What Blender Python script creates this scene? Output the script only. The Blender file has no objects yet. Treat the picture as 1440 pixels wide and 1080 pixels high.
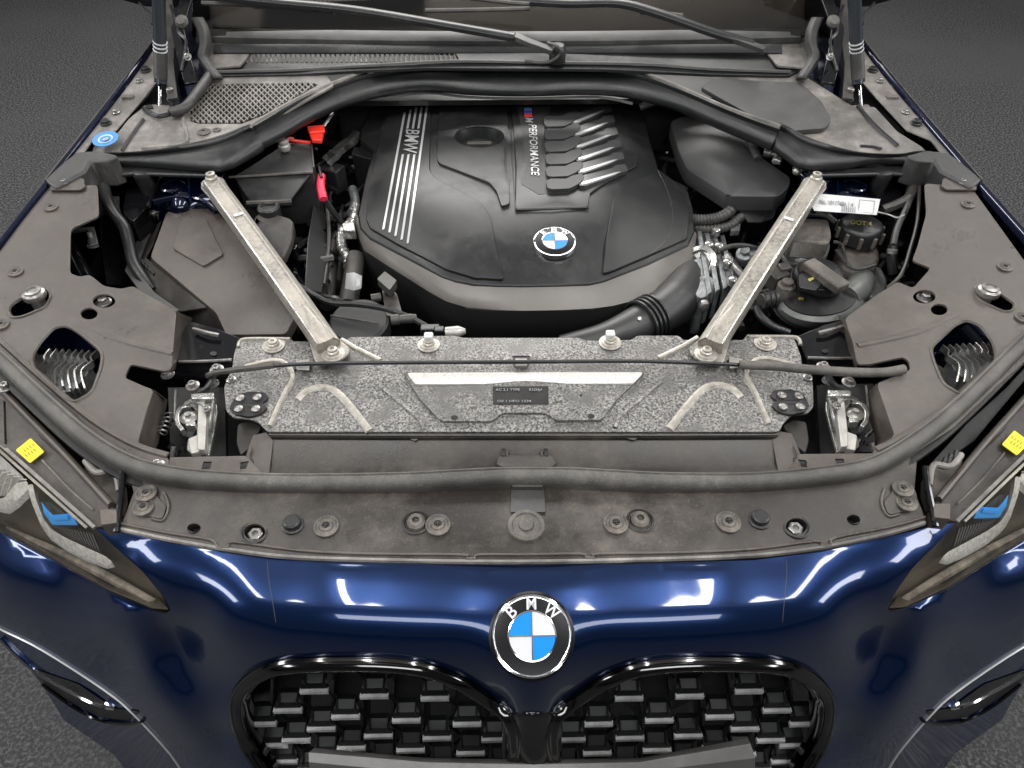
import bpy, bmesh, math, random
import numpy as np
from mathutils import Vector, Matrix
from mathutils.geometry import delaunay_2d_cdt
random.seed(7)
R = math.radians
scene = bpy.context.scene
col = scene.collection

# ------------------------------------------------------------ camera
FPX = 1060.0
CAMP = Vector((-0.03, 0.0, 1.55)); PITCH = R(45); YAW = R(-1.07)
cd = bpy.data.cameras.new('camera'); cam = bpy.data.objects.new('camera', cd); col.objects.link(cam)
cd.sensor_width = 36; cd.lens = FPX/1440*36; cd.clip_start = 0.02; cd.clip_end = 200
cam.location = CAMP; cam.rotation_euler = (PITCH, 0, YAW)
scene.camera = cam
CM = (Matrix.Rotation(YAW, 3, 'Z') @ Matrix.Rotation(PITCH, 3, 'X'))

# ------------------------------------------------------------ world and lamps (an indoor hall: pale ambient, ceiling tubes, added fill lamps)
w = bpy.data.worlds.new("World"); scene.world = w; w.use_nodes = True
bg = w.node_tree.nodes['Background']; bg.inputs[0].default_value = (0.86, 0.88, 0.92, 1); bg.inputs[1].default_value = 0.05
def area(name, loc, target, sx, sy, power, colr=(1, 0.97, 0.93)):
    l = bpy.data.lights.new(name, 'AREA'); l.shape = 'RECTANGLE'; l.size = sx; l.size_y = sy; l.energy = power; l.color = colr
    o = bpy.data.objects.new(name, l); col.objects.link(o); o.location = loc
    d = Vector(target)-Vector(loc); o.rotation_euler = d.to_track_quat('-Z', 'Y').to_euler()
    return o
area('overhead_panel', (0.0, -2.7, 3.3), (0, -1.6, 0), 3.4, 0.75, 52, (0.95, 0.98, 1))
for tx in (-2.4, -0.85, 0.85, 2.4):
    for ty in ((0.1, 2.4) if abs(tx) > 1 else (0.1,)):
        area('ceiling_tube', (tx, ty, 3.3), (tx*.95, ty, 0), 0.24 if abs(tx) > 1 else 0.14, 1.7, 28, (1, 0.985, 0.96)).rotation_euler = (0, 0, 0)
for sx in (-1, 1): area('streak_lamp', (sx*4.6, 0.6, 2.2), (0, 0.6, 0.7), 4.5, 0.6, 85, (0.97, 0.98, 1))  # side lamps added for streaks along the paint, no known fittings
area('ceiling_fill', (0.0, 1.2, 3.6), (0, 1.2, 0), 6.0, 5.0, 20, (0.97, 0.98, 1))  # added fill lamp in place of light bounced off a pale ceiling
area('overhead_panel', (-0.2, 4.7, 3.1), (0, 1.4, 0.7), 3.2, 2.2, 150, (1, 0.98, 0.95))  # unseen lamp added behind the bay for sheen on the engine cover
scene.view_settings.view_transform = 'Standard'; scene.view_settings.look = 'None'
scene.view_settings.exposure = 0.32; scene.view_settings.gamma = 1
scene.render.engine = 'CYCLES'
scene.cycles.max_bounces = 6; scene.cycles.transparent_max_bounces = 8

# ------------------------------------------------------------ geometry helpers
O = Vector((0, 1.9, 0))                                   # the car's base point
def ray(px, py):
    d = Vector(((px-720)/FPX, (540-py)/FPX, -1)); return CM @ d
def P(px, py, z):
    d = ray(px, py); return CAMP + d*((z-CAMP.z)/d.z)
def PY(px, py, y):
    d = ray(px, py); return CAMP + d*((y-CAMP.y)/d.y)
def mpp(p):                                               # metres per pixel of the photograph at point p
    v = CM.transposed() @ (p-CAMP); return -v.z/FPX
ID = lambda px, py: (px, py)
def MIR(px, py):
    k = max(0, min(1, (abs(px-740)-300)/400))*max(0, min(1, (py-250)/250))*max(0.0, min(1, (900-py)/150))
    return (1430+(py-70)*0.0725-px, py-11*k)
def mp(pts, m): return [m(a[0], a[1]) + tuple(a[2:]) for a in pts]
def tps(an, reg=1e-5):
    A = np.array(an, float); X = A[:, :2]/1000; n = len(A)
    d = np.linalg.norm(X[:, None]-X[None], axis=2); K = np.where(d > 0, d*d*np.log(d+1e-12), 0)+np.eye(n)*reg
    Q = np.hstack([np.ones((n, 1)), X]); M = np.zeros((n+3, n+3)); M[:n, :n] = K; M[:n, n:] = Q; M[n:, :n] = Q.T
    s = np.linalg.solve(M, np.concatenate([A[:, 2], np.zeros(3)]))
    def f(px, py):
        q = np.array([px, py])/1000; r = np.linalg.norm(X-q, axis=1)
        return float(np.dot(s[:n], np.where(r > 0, r*r*np.log(r+1e-12), 0))+s[n]+s[n+1]*q[0]+s[n+2]*q[1])
    return f
def zfun(z): return z if callable(z) else (lambda a, b: z)
def rnd(pts, r, n=3):
    out = []; N = len(pts)
    for i in range(N):
        a, b, c = (Vector(pts[i-1][:2]), Vector(pts[i][:2]), Vector(pts[(i+1) % N][:2]))
        l1 = (a-b).length; l2 = (c-b).length; q = min(r, l1*.45, l2*.45)
        p0 = b+(a-b)*(q/max(l1, 1e-6)); p1 = b+(c-b)*(q/max(l2, 1e-6))
        for k in range(n+1):
            t = k/n; v = p0*(1-t)**2+b*2*t*(1-t)+p1*t*t; out.append((v.x, v.y))
    return out
def ell(cx, cy, rx, ry, n=20, rot=0):
    c, s = math.cos(rot), math.sin(rot)
    return [(cx+rx*math.cos(2*math.pi*k/n)*c-ry*math.sin(2*math.pi*k/n)*s, cy+rx*math.cos(2*math.pi*k/n)*s+ry*math.sin(2*math.pi*k/n)*c) for k in range(n)]
def inside(p, poly):
    x, y = p; r = False; j = len(poly)-1
    for i in range(len(poly)):
        xi, yi = poly[i][0], poly[i][1]; xj, yj = poly[j][0], poly[j][1]
        if (yi > y) != (yj > y) and x < (xj-xi)*(y-yi)/(yj-yi+1e-12)+xi: r = not r
        j = i
    return r
def cr(pts, n=6, closed=False):
    p = [Vector(q) for q in pts]; N = len(p); out = []
    for i in range(N if closed else N-1):
        a, b, c, d = ((p[(i-1) % N], p[i], p[(i+1) % N], p[(i+2) % N]) if closed else (p[max(i-1, 0)], p[i], p[i+1], p[min(i+2, N-1)]))
        for k in range(n):
            t = k/n
            out.append(0.5*((2*b)+(c-a)*t+(2*a-5*b+4*c-d)*t*t+(3*b-a-3*c+d)*t**3))
    if not closed: out.append(p[-1])
    return out
def cr2(pts, n=5, closed=False): return [tuple(v) for v in cr([tuple(q) for q in pts], n, closed)]
def join(*gs):
    V, Fc = [], []
    for g in gs:
        o = len(V); V += list(g[0]); Fc += [tuple(i+o for i in f) for f in g[1]]
    return V, Fc
def plate(outer, z, th=.003, holes=(), grid=0, ext=(0, 0, -1), m=ID):
    zf = zfun(z); outer = [q[:2] for q in outer]
    vs, es = [], []
    def add(poly):
        o = len(vs); vs.extend(Vector(q[:2]) for q in poly); n = len(poly)
        es.extend((o+i, o+(i+1) % n) for i in range(n))
    add(outer)
    for h in holes: add(h)
    if grid:
        x0 = min(q[0] for q in outer); x1 = max(q[0] for q in outer); y0 = min(q[1] for q in outer); y1 = max(q[1] for q in outer)
        polys = [outer]+list(holes); bd = []
        for pl in polys:
            for i in range(len(pl)):
                a, b = Vector(pl[i][:2]), Vector(pl[(i+1) % len(pl)][:2]); L = (b-a).length; k = max(1, int(L/(grid*.5)))
                bd += [tuple(a+(b-a)*t/k) for t in range(k)]
        bd = np.array(bd); y = y0+grid*.5; row = 0
        while y < y1:
            x = x0+grid*(.5 if row % 2 else .9)
            while x < x1:
                if inside((x, y), outer) and not any(inside((x, y), h) for h in holes) and np.min(np.abs(bd-[x, y]).sum(1)) > grid*.42: vs.append(Vector((x, y)))
                x += grid
            y += grid*.87; row += 1
    r = delaunay_2d_cdt(vs, es, [], 0, 1e-4)
    V2, T = r[0], r[2]; F2 = []
    for f in T:
        c = (V2[f[0]]+V2[f[1]]+V2[f[2]])/3
        if inside(c, outer) and not any(inside(c, h) for h in holes): F2.append(tuple(f))
    top = []
    for v in V2:
        q = m(v.x, v.y); top.append(P(q[0], q[1], zf(v.x, v.y)))
    n = len(top); F = list(F2)
    if th:
        e = Vector(ext)*th; top += [v+e for v in top]; F += [tuple(i+n for i in reversed(f)) for f in F2]
        cnt = {}
        for f in F2:
            for i in range(3):
                a, b = f[i], f[(i+1) % 3]; cnt[(a, b)] = 1
        for (a, b) in cnt:
            if (b, a) not in cnt: F.append((b, a, a+n, b+n))
    return top, F
def sweep(path, prof, caps=True, up=(0, 0, 1), closed=False):
    up = Vector(up); V, F = [], []; N = len(path); k = len(prof[0]) if isinstance(prof[0][0], (tuple, list)) else len(prof)
    for i, p in enumerate(path):
        if closed: t = path[(i+1) % N]-path[i-1]
        else: t = path[min(i+1, N-1)]-path[max(i-1, 0)]
        t.normalize(); s = t.cross(up)
        if s.length < 1e-4: s = t.cross(Vector((0, 1, 0)))
        s.normalize(); nn = s.cross(t)
        pr = prof[i] if isinstance(prof[0][0], (tuple, list)) else prof
        V += [p+s*a+nn*b for a, b in pr]
    for i in range(N if closed else N-1):
        for j in range(k):
            a = i*k+j; b = i*k+(j+1) % k; i2 = (i+1) % N
            F.append((a, b, i2*k+(j+1) % k, i2*k+j))
    if caps and not closed: F.append(tuple(range(k-1, -1, -1))); F.append(tuple((N-1)*k+j for j in range(k)))
    return V, F
def circ(r, n=10, sy=1): return [(r*math.cos(2*math.pi*k/n), r*sy*math.sin(2*math.pi*k/n)) for k in range(n)]
def tube(path, r, n=10, sm=5, sy=1):
    path = cr(path, sm) if sm else [Vector(q) for q in path]
    if callable(r): pr = [circ(r(i/(len(path)-1)), n, sy) for i in range(len(path))]
    else: pr = circ(r, n, sy)
    return sweep(path, pr)
def ptube(pts, r, n=10, sm=5, m=ID): return tube([P(*m(a, b), c) for a, b, c in pts], r, n, sm)
def lathe(prof, c=(0, 0, 0), axis=(0, 0, 1), n=24):
    q = Vector(axis).to_track_quat('Z', 'Y'); V, F = [], []; k = len(prof)
    for j in range(n):
        a = 2*math.pi*j/n
        V += [Vector(c)+q @ Vector((r*math.cos(a), r*math.sin(a), h)) for r, h in prof]
    for j in range(n):
        for i in range(k-1):
            a = j*k+i; b = ((j+1) % n)*k+i; F.append((a, b, b+1, a+1))
    if prof[-1][0] > 1e-5: F.append(tuple(j*k+k-1 for j in range(n)))
    return V, F
def box(c, s, rot=None, taper=1):
    V = []; c = Vector(c)
    for z in (-1, 1):
        t = taper if z > 0 else 1
        for x, y in ((-1, -1), (1, -1), (1, 1), (-1, 1)):
            v = Vector((x*s[0]/2*t, y*s[1]/2*t, z*s[2]/2)); V.append(c+(rot @ v if rot else v))
    return V, [(3, 2, 1, 0), (4, 5, 6, 7), (0, 1, 5, 4), (1, 2, 6, 5), (2, 3, 7, 6), (3, 0, 4, 7)]
def loft(rows, th=0, ext=(0, 0, -1), close=False):
    V = [Vector(v) for r in rows for v in r]; n = len(rows[0]); F = []
    for i in range(len(rows)-1):
        for j in range(n-1+(1 if close else 0)):
            F.append((i*n+j, i*n+(j+1) % n, (i+1)*n+(j+1) % n, (i+1)*n+j))
    if th:
        N = len(V); e = Vector(ext)*th; V += [v+e for v in V]; F0 = list(F)
        F += [tuple(a+N for a in reversed(f)) for f in F0]; es = {}
        for f in F0:
            for i in range(4): es[(f[i], f[(i+1) % 4])] = 1
        for a, b in es:
            if (b, a) not in es: F.append((b, a, a+N, b+N))
    return V, F
def pl3(pts, z=None, m=ID):                                # pixel list -> points; an item may carry its own height
    return [P(*m(q[0], q[1]), q[2] if len(q) > 2 else zfun(z)(q[0], q[1])) for q in pts]
def prism(top, zt, zb, m=ID, shrink=0, yshift=0):          # block: top outline by pixels, straight walls to height zb
    T = pl3(top, zt, m); c = sum(T, Vector())/len(T)
    B = [Vector((c.x+(v.x-c.x)*(1-shrink), c.y+(v.y-c.y)*(1-shrink)+yshift, zb)) for v in T]; n = len(T)
    return T+B, [tuple(range(n)), tuple(range(2*n-1, n-1, -1))]+[((i+1) % n, i, i+n, (i+1) % n+n) for i in range(n)]
def ridge(pts, z, wd, h, m=ID, sm=4, lift=0):
    zf = zfun(z); pts = cr2([q[:2] for q in pts], sm) if sm else pts
    path = [P(*m(a, b), zf(a, b)+lift) for a, b in pts]
    return sweep(path, [(-wd/2, -.001), (-wd*.3, h*.8), (0, h), (wd*.3, h*.8), (wd/2, -.001)])

MATS = {}
def mesh_of(name, geos):
    if isinstance(geos, tuple): geos = [geos]
    V, F, MI, mats = [], [], [], []
    for V1, F1, mt in geos:
        if mt not in mats: mats.append(mt)
        o = len(V); V += V1; F += [tuple(i+o for i in f) for f in F1]; MI += [mats.index(mt)]*len(F1)
    me = bpy.data.meshes.new(name); me.from_pydata([tuple(v) for v in V], [], F)
    me.polygons.foreach_set('material_index', MI)
    for mt in mats: me.materials.append(MATS[mt])
    return me
def fin(me, angle=38, recalc=True):
    bm = bmesh.new(); bm.from_mesh(me)
    bmesh.ops.remove_doubles(bm, verts=bm.verts, dist=1e-5)
    if recalc: bmesh.ops.recalc_face_normals(bm, faces=bm.faces)
    bm.to_mesh(me); bm.free()
    me.polygons.foreach_set('use_smooth', [True]*len(me.polygons))
    me.set_sharp_from_angle(angle=R(angle))
def mk(name, geos, mat=None, parent=None, bevel=0, angle=38, label=None, off=True, seg=2, kind=None):
    if mat: geos = (geos[0], geos[1], mat)
    me = mesh_of(name, geos)
    if off: me.transform(Matrix.Translation(-O))
    fin(me, angle)
    o = bpy.data.objects.new(name, me); col.objects.link(o)
    if parent is not None: o.parent = parent
    if label: o['label'] = label
    if kind: o['kind'] = kind
    if bevel:
        b = o.modifiers.new('bevel', 'BEVEL'); b.width = bevel; b.segments = seg; b.limit_method = 'ANGLE'; b.angle_limit = R(40); b.harden_normals = False; b.use_clamp_overlap = True
    return o
def inst(name, me, p, parent, s=1, rot=None, axis=None, label=None):
    o = bpy.data.objects.new(name, me); col.objects.link(o); o.parent = parent; o.location = Vector(p)-O
    o.scale = (s, s, s) if not isinstance(s, tuple) else s
    if axis is not None: o.rotation_euler = Vector(axis).to_track_quat('Z', 'Y').to_euler()
    if rot is not None: o.rotation_euler = rot
    if label: o['label'] = label
    return o
def lib(name, geos, mat=None, angle=38):
    if mat: geos = (geos[0], geos[1], mat)
    me = mesh_of(name, geos); fin(me, angle); return me
def text_geo(s, mapf, ext=.02, shear=0, res=3, bold=0):            # text mesh, local x along, y up, height 1
    cu = bpy.data.curves.new('t', 'FONT'); cu.body = s; cu.extrude = ext; cu.shear = shear; cu.resolution_u = res; cu.offset = bold; cu.align_x = 'LEFT'
    to = bpy.data.objects.new('t', cu); col.objects.link(to); bpy.context.view_layer.update()
    me = bpy.data.meshes.new_from_object(to)
    V = [mapf(v.co.x, v.co.y, v.co.z) for v in me.vertices]; F = [tuple(p.vertices) for p in me.polygons]
    bpy.data.objects.remove(to); bpy.data.curves.remove(cu); bpy.data.meshes.remove(me)
    return V, F
def text_px(s, org, dx, dy, z, lift=.0006, ext=.02, shear=0, bold=.012):
    zf = zfun(z); ms = text_geo(s, lambda x, y, w: (x, y, w), ext, shear, bold=bold)
    w0 = max(v[0] for v in ms[0]); h0 = .7; sx = 1/w0; sy = 1/h0
    V = []
    for x, y, w_ in ms[0]:
        a, b = x*sx, y*sy; px = org[0]+dx[0]*a+dy[0]*b; py = org[1]+dx[1]*a+dy[1]*b
        V.append(P(px, py, zf(px, py)+lift+(lift*.8 if w_ > 0 else -.0004)))
    return V, ms[1]

# ------------------------------------------------------------ materials
def mat(key, c, rough=.5, metal=0, c2=None, scale=30, lo=.4, hi=.7, bump=0, bscale=200, coat=0, spec=.5, rough2=None, detail=6, emit=None, stretch=None, c3=None, s3=6, lo3=.45, hi3=.75):
    m = bpy.data.materials.new(key); m.use_nodes = True; nt = m.node_tree; b = nt.nodes['Principled BSDF']; L = nt.links.new
    b.inputs['Base Color'].default_value = (*c, 1); b.inputs['Roughness'].default_value = rough; b.inputs['Metallic'].default_value = metal
    b.inputs['Coat Weight'].default_value = coat; b.inputs['Coat Roughness'].default_value = .05; b.inputs['Specular IOR Level'].default_value = spec
    tc = nt.nodes.new('ShaderNodeTexCoord'); vec = tc.outputs['Object']
    if stretch:
        mp_ = nt.nodes.new('ShaderNodeMapping'); mp_.inputs['Scale'].default_value = stretch; L(vec, mp_.inputs[0]); vec = mp_.outputs[0]
    if c2:
        n = nt.nodes.new('ShaderNodeTexNoise'); n.inputs['Scale'].default_value = scale; n.inputs['Detail'].default_value = detail; n.inputs['Roughness'].default_value = .65; L(vec, n.inputs[0])
        r = nt.nodes.new('ShaderNodeMapRange'); r.inputs[1].default_value = lo; r.inputs[2].default_value = hi; L(n.outputs[0], r.inputs[0])
        x = nt.nodes.new('ShaderNodeMix'); x.data_type = 'RGBA'; x.inputs[6].default_value = (*c, 1); x.inputs[7].default_value = (*c2, 1); L(r.outputs[0], x.inputs[0])
        out = x.outputs[2]
        if c3:
            n3 = nt.nodes.new('ShaderNodeTexNoise'); n3.inputs['Scale'].default_value = s3; n3.inputs['Detail'].default_value = 5; L(vec, n3.inputs[0])
            r3 = nt.nodes.new('ShaderNodeMapRange'); r3.inputs[1].default_value = lo3; r3.inputs[2].default_value = hi3; L(n3.outputs[0], r3.inputs[0])
            x3 = nt.nodes.new('ShaderNodeMix'); x3.data_type = 'RGBA'; x3.inputs[7].default_value = (*c3, 1); L(out, x3.inputs[6]); L(r3.outputs[0], x3.inputs[0]); out = x3.outputs[2]
        L(out, b.inputs['Base Color'])
        if rough2 is not None:
            rr = nt.nodes.new('ShaderNodeMapRange'); rr.inputs[3].default_value = rough; rr.inputs[4].default_value = rough2; L(r.outputs[0], rr.inputs[0]); L(rr.outputs[0], b.inputs['Roughness'])
    if bump:
        n2 = nt.nodes.new('ShaderNodeTexNoise'); n2.inputs['Scale'].default_value = bscale; n2.inputs['Detail'].default_value = 3; L(tc.outputs['Object'], n2.inputs[0])
        bp = nt.nodes.new('ShaderNodeBump'); bp.inputs['Strength'].default_value = bump; bp.inputs['Distance'].default_value = .002; L(n2.outputs[0], bp.inputs['Height']); L(bp.outputs[0], b.inputs['Normal'])
    if emit: b.inputs['Emission Color'].default_value = (*emit, 1); b.inputs['Emission Strength'].default_value = 1
    MATS[key] = m; return m
def dustmat(key, c, dust, rough=.42, amt=(.42, .78), sp=.5, grain=.16):
    m = bpy.data.materials.new(key); m.use_nodes = True; nt = m.node_tree; b = nt.nodes['Principled BSDF']; L = nt.links.new
    tc = nt.nodes.new('ShaderNodeTexCoord').outputs['Object']
    def noise(sc, det=6, ro=.6):
        n = nt.nodes.new('ShaderNodeTexNoise'); n.inputs['Scale'].default_value = sc; n.inputs['Detail'].default_value = det; n.inputs['Roughness'].default_value = ro; L(tc, n.inputs[0]); return n.outputs[0]
    def rng(v, lo, hi, a=0, b_=1):
        r = nt.nodes.new('ShaderNodeMapRange'); r.inputs[1].default_value = lo; r.inputs[2].default_value = hi; r.inputs[3].default_value = a; r.inputs[4].default_value = b_; L(v, r.inputs[0]); return r.outputs[0]
    def mth(op, x, y):
        k = nt.nodes.new('ShaderNodeMath'); k.operation = op; k.use_clamp = True
        for i, v in enumerate((x, y)):
            if isinstance(v, float): k.inputs[i].default_value = v
            else: L(v, k.inputs[i])
        return k.outputs[0]
    big = rng(noise(8, 9, .68), amt[0], amt[1]); mid = rng(noise(38, 8, .7), .42, .72, 0, .8); sp_ = rng(noise(420, 3, .6), .60, .72, 0, sp); scr = rng(noise(120, 6, .75), .55, .75, 0, .5)
    f = mth('ADD', mth('MULTIPLY', big, mth('ADD', mid, .35)), mth('MULTIPLY', sp_, mth('ADD', big, .35))); f = mth('ADD', f, mth('MULTIPLY', scr, .35))
    x = nt.nodes.new('ShaderNodeMix'); x.data_type = 'RGBA'; x.inputs[6].default_value = (*c, 1); x.inputs[7].default_value = (*dust, 1); L(f, x.inputs[0]); L(x.outputs[2], b.inputs['Base Color'])
    L(rng(f, 0., 1., rough, .8), b.inputs['Roughness'])
    bp = nt.nodes.new('ShaderNodeBump'); bp.inputs['Strength'].default_value = grain; bp.inputs['Distance'].default_value = .002; L(noise(900, 2), bp.inputs['Height']); L(bp.outputs[0], b.inputs['Normal'])
    MATS[key] = m
dustmat('trim', (.047, .039, .0335), (.145, .126, .108), .27, (.38, .85), .45)
dustmat('panel', (.019, .0162, .014), (.130, .112, .095), .30, (.42, .76), .7)
dustmat('cowl', (.075, .070, .065), (.36, .335, .305), .38, (.38, .68), .5)
dustmat('cowldark', (.028, .028, .028), (.12, .113, .105), .40, (.40, .85), .5)
dustmat('rubber', (.013, .0135, .014), (.075, .073, .070), .30, (.52, 1.0), .35)
dustmat('seal', (.038, .036, .033), (.21, .195, .178), .40, (.34, .90), .6, .35)
mat('black', (.006, .006, .007), .45, c2=(.018, .017, .016), scale=40, bump=.1)
mat('gloss', (.005, .005, .006), .10, c2=(.012, .011, .011), scale=30, lo=.5, hi=.8, rough2=.3)
mat('plastic', (.022, .0222, .023), .40, c2=(.032, .0315, .031), scale=10, lo=.3, hi=.8, bump=.10, bscale=1600)
dustmat('plastic2', (.026, .0245, .023), (.12, .108, .096), .36, (.35, .9), .35)
dustmat('dusty', (.022, .021, .020), (.22, .195, .165), .45, (.25, .7), .8, .3)
dustmat('cover', (.0115, .012, .0125), (.045, .043, .041), .30, (.45, .85), .12, .10)
mat('coverlip', (.12, .112, .104), .36, c2=(.15, .14, .13), scale=8, bump=.08, bscale=2000)
mat('alu', (.055, .054, .052), .33, .55, c2=(.42, .41, .395), scale=330, lo=.40, hi=.68, bump=.25, bscale=700, rough2=.50, detail=8, c3=(.13, .127, .122), s3=26, lo3=.44, hi3=.70)
mat('bandlite', (.72, .70, .66), .38, .4, c2=(.45, .43, .41), scale=300, lo=.45, hi=.75, bump=.2)
mat('brace', (.12, .11, .097), .34, .5, c2=(.34, .315, .28), scale=160, lo=.36, hi=.66, bump=.3, bscale=600, rough2=.5, c3=(.42, .385, .335), s3=11, lo3=.42, hi3=.8)
mat('bracelite', (.30, .28, .245), .36, .4, c2=(.48, .455, .41), scale=120, lo=.4, hi=.7, bump=.2)
mat('zinc', (.42, .415, .40), .26, .75, c2=(.20, .195, .185), scale=90, lo=.45, hi=.7)
mat('steel', (.34, .33, .32), .35, .8, c2=(.16, .15, .14), scale=90, lo=.45, hi=.7, bump=.2)
mat('cast', (.27, .28, .285), .42, .6, c2=(.13, .135, .138), scale=70, lo=.4, hi=.7, bump=.35)
mat('chrome', (.75, .75, .76), .08, 1)
mat('darkchrome', (.10, .098, .095), .10, 1)
mat('silver', (.62, .62, .62), .3, .6)
mat('white', (.55, .55, .55), .5, c2=(.48, .48, .48), scale=30)
mat('offwhite', (.42, .41, .38), .35, .3, c2=(.3, .29, .27), scale=60)
mat('inkgrey', (.22, .22, .23), .6)
mat('yellow', (.80, .67, .01), .45, c2=(.62, .52, .02), scale=35); mat('yellowink', (.30, .26, .06), .6)
mat('red', (.80, .035, .02), .4); mat('pink', (.72, .02, .07), .45)
mat('bluesticker', (.05, .22, .55), .4); mat('badgeblue', (.0, .21, .72), .25, coat=.5); mat('badgewhite', (.56, .56, .58), .25, coat=.5)
mat('badgeblack', (.006, .006, .007), .28, spec=.22)
mat('mviolet', (.16, .10, .45), .4); mat('mblue', (.12, .35, .75), .4); mat('mred', (.7, .05, .05), .4)
mat('blueblade', (.06, .38, .95), .3)
mat('olive', (.070, .060, .042), .25, c2=(.10, .086, .062), scale=8)
mat('guide', (.62, .61, .58), .2, c2=(.42, .41, .39), scale=160, lo=.4, hi=.6, bump=.3)
mat('grime', (.10, .085, .07), .7, c2=(.30, .27, .22), scale=40, lo=.4, hi=.7, bump=.4)
mat('tile', (.007, .0075, .008), .35, spec=.35)
mat('tilebar', (.60, .60, .60), .25, .3, c2=(.30, .30, .30), scale=40)
mat('platebar', (.11, .107, .103), .33, c2=(.17, .165, .16), scale=12, bump=.1)
mat('reservoir', (.10, .105, .10), .35, c2=(.16, .165, .16), scale=18)
mat('strutgrey', (.09, .10, .115), .22, .7)
mat('runner', (.045, .045, .046), .3)
mat('beige', (.55, .50, .42), .4)
# paint: metallic base with flakes under a clear coat
def paint(key, c, c2):
    m = mat(key, tuple(x*.5+y*.5 for x, y in zip(c, c2)), .27, .80, coat=1); return m
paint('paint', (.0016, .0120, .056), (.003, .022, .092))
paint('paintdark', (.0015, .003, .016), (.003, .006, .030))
# carbon weave
m = mat('carbon', (.02, .02, .02), .42, spec=.35); nt = m.node_tree; tcn = [n for n in nt.nodes if n.type == 'TEX_COORD'][0]
wv = nt.nodes.new('ShaderNodeTexWave'); wv.inputs['Scale'].default_value = 95; wv.bands_direction = 'DIAGONAL'; nt.links.new(tcn.outputs['Object'], wv.inputs[0])
rp = nt.nodes.new('ShaderNodeMix'); rp.data_type = 'RGBA'; rp.inputs[6].default_value = (.012, .012, .012, 1); rp.inputs[7].default_value = (.055, .055, .056, 1)
nt.links.new(wv.outputs[1], rp.inputs[0]); nt.links.new(rp.outputs[2], nt.nodes['Principled BSDF'].inputs['Base Color'])
# clear lens and windscreen glass
def glass(key, tint, rough=.02, ior=1.45):
    m = bpy.data.materials.new(key); m.use_nodes = True; nt = m.node_tree; nt.nodes.clear()
    o = nt.nodes.new('ShaderNodeOutputMaterial'); mx = nt.nodes.new('ShaderNodeMixShader'); t = nt.nodes.new('ShaderNodeBsdfTransparent'); g = nt.nodes.new('ShaderNodeBsdfGlossy'); f = nt.nodes.new('ShaderNodeMath'); lw = nt.nodes.new('ShaderNodeLayerWeight'); lw.inputs[0].default_value = .5; pw = nt.nodes.new('ShaderNodeMath'); pw.operation = 'POWER'; nt.links.new(lw.outputs[1], pw.inputs[0]); pw.inputs[1].default_value = 4; f.operation = 'MULTIPLY_ADD'; nt.links.new(pw.outputs[0], f.inputs[0]); f.inputs[1].default_value = .8; f.inputs[2].default_value = .045
    t.inputs[0].default_value = (*tint, 1); g.inputs['Roughness'].default_value = rough
    nt.links.new(f.outputs[0], mx.inputs[0]); nt.links.new(t.outputs[0], mx.inputs[1]); nt.links.new(g.outputs[0], mx.inputs[2]); nt.links.new(mx.outputs[0], o.inputs[0]); MATS[key] = m
glass('lens', (.97, .96, .93)); glass('windglass', (.42, .405, .385), .04)
# floor: dark speckled short pile
m = mat('floor', (.006, .006, .007), .85, c2=(.12, .12, .122), scale=130, lo=.46, hi=.66, bump=.5, bscale=150, detail=10, c3=(.045, .045, .047), s3=1.2)
for n in m.node_tree.nodes:
    if n.type == 'BUMP': n.inputs['Distance'].default_value = .008

# ------------------------------------------------------------ the floor
g = bpy.data.meshes.new('ground'); g.from_pydata([(-30, -30, 0), (30, -30, 0), (30, 30, 0), (-30, 30, 0)], [], [(0, 1, 2, 3)]); g.materials.append(MATS['floor'])
ground = bpy.data.objects.new('ground', g); col.objects.link(ground); ground['kind'] = 'structure'; ground['label'] = 'dark grey speckled floor under the car'

# ------------------------------------------------------------ the car
car = bpy.data.objects.new('car', None); col.objects.link(car); car.location = O
car['label'] = 'dark blue car with its bonnet open, seen from above the nose'; car['category'] = 'car'
def part(name, geos, mat=None, bevel=0, label=None, parent=None, **k): return mk(name, geos, mat, parent or car, bevel, label=label, **k)

# shared small hardware
HEX = lib('bolt', [(*lathe([(0.0, .0), (.0105, .0), (.0105, .0015), (.008, .0022), (.008, .003)], n=20), 'zinc'), (*lathe([(0, .003), (.0062, .003), (.0062, .0075), (.0052, .0085), (.003, .0085), (.0028, .006), (0, .006)], n=6), 'zinc')], angle=25)
HEXD = lib('bolt', [(*lathe([(0.0, .0), (.0105, .0), (.0105, .0015), (.008, .0022), (.008, .003)], n=20), 'steel'), (*lathe([(0, .003), (.0062, .003), (.0062, .0075), (.0052, .0085), (.003, .0085), (.0028, .006), (0, .006)], n=6), 'steel')], angle=25)
BIGB = lib('bolt', [(*lathe([(0, 0), (.019, 0), (.019, .002), (.0145, .003), (.0145, .005), (.010, .006), (.010, .012), (.0075, .014), (.0075, .019), (.0035, .0195), (.003, .016), (0, .016)], n=28), 'bracelite')], angle=25)
CLIP = lib('clip', [(*lathe([(.0, .0), (.0145, .0), (.0145, .0025), (.0125, .0035), (.011, .002), (.0085, .002), (.0075, .004), (.0045, .0045), (.004, .003), (0, .003)], n=28), 'dusty'), (*box((0, 0, .0042), (.007, .0015, .002)), 'rubber'), (*box((0, 0, .0042), (.0015, .007, .002)), 'rubber')], angle=25)
PLUG = lib('plug', [(*lathe([(0, -.002), (.0135, -.002), (.0135, .001), (.012, .002), (.0105, .002), (.010, .0075), (.008, .009), (0, .009)], n=28), 'rubber')], angle=25)
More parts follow.
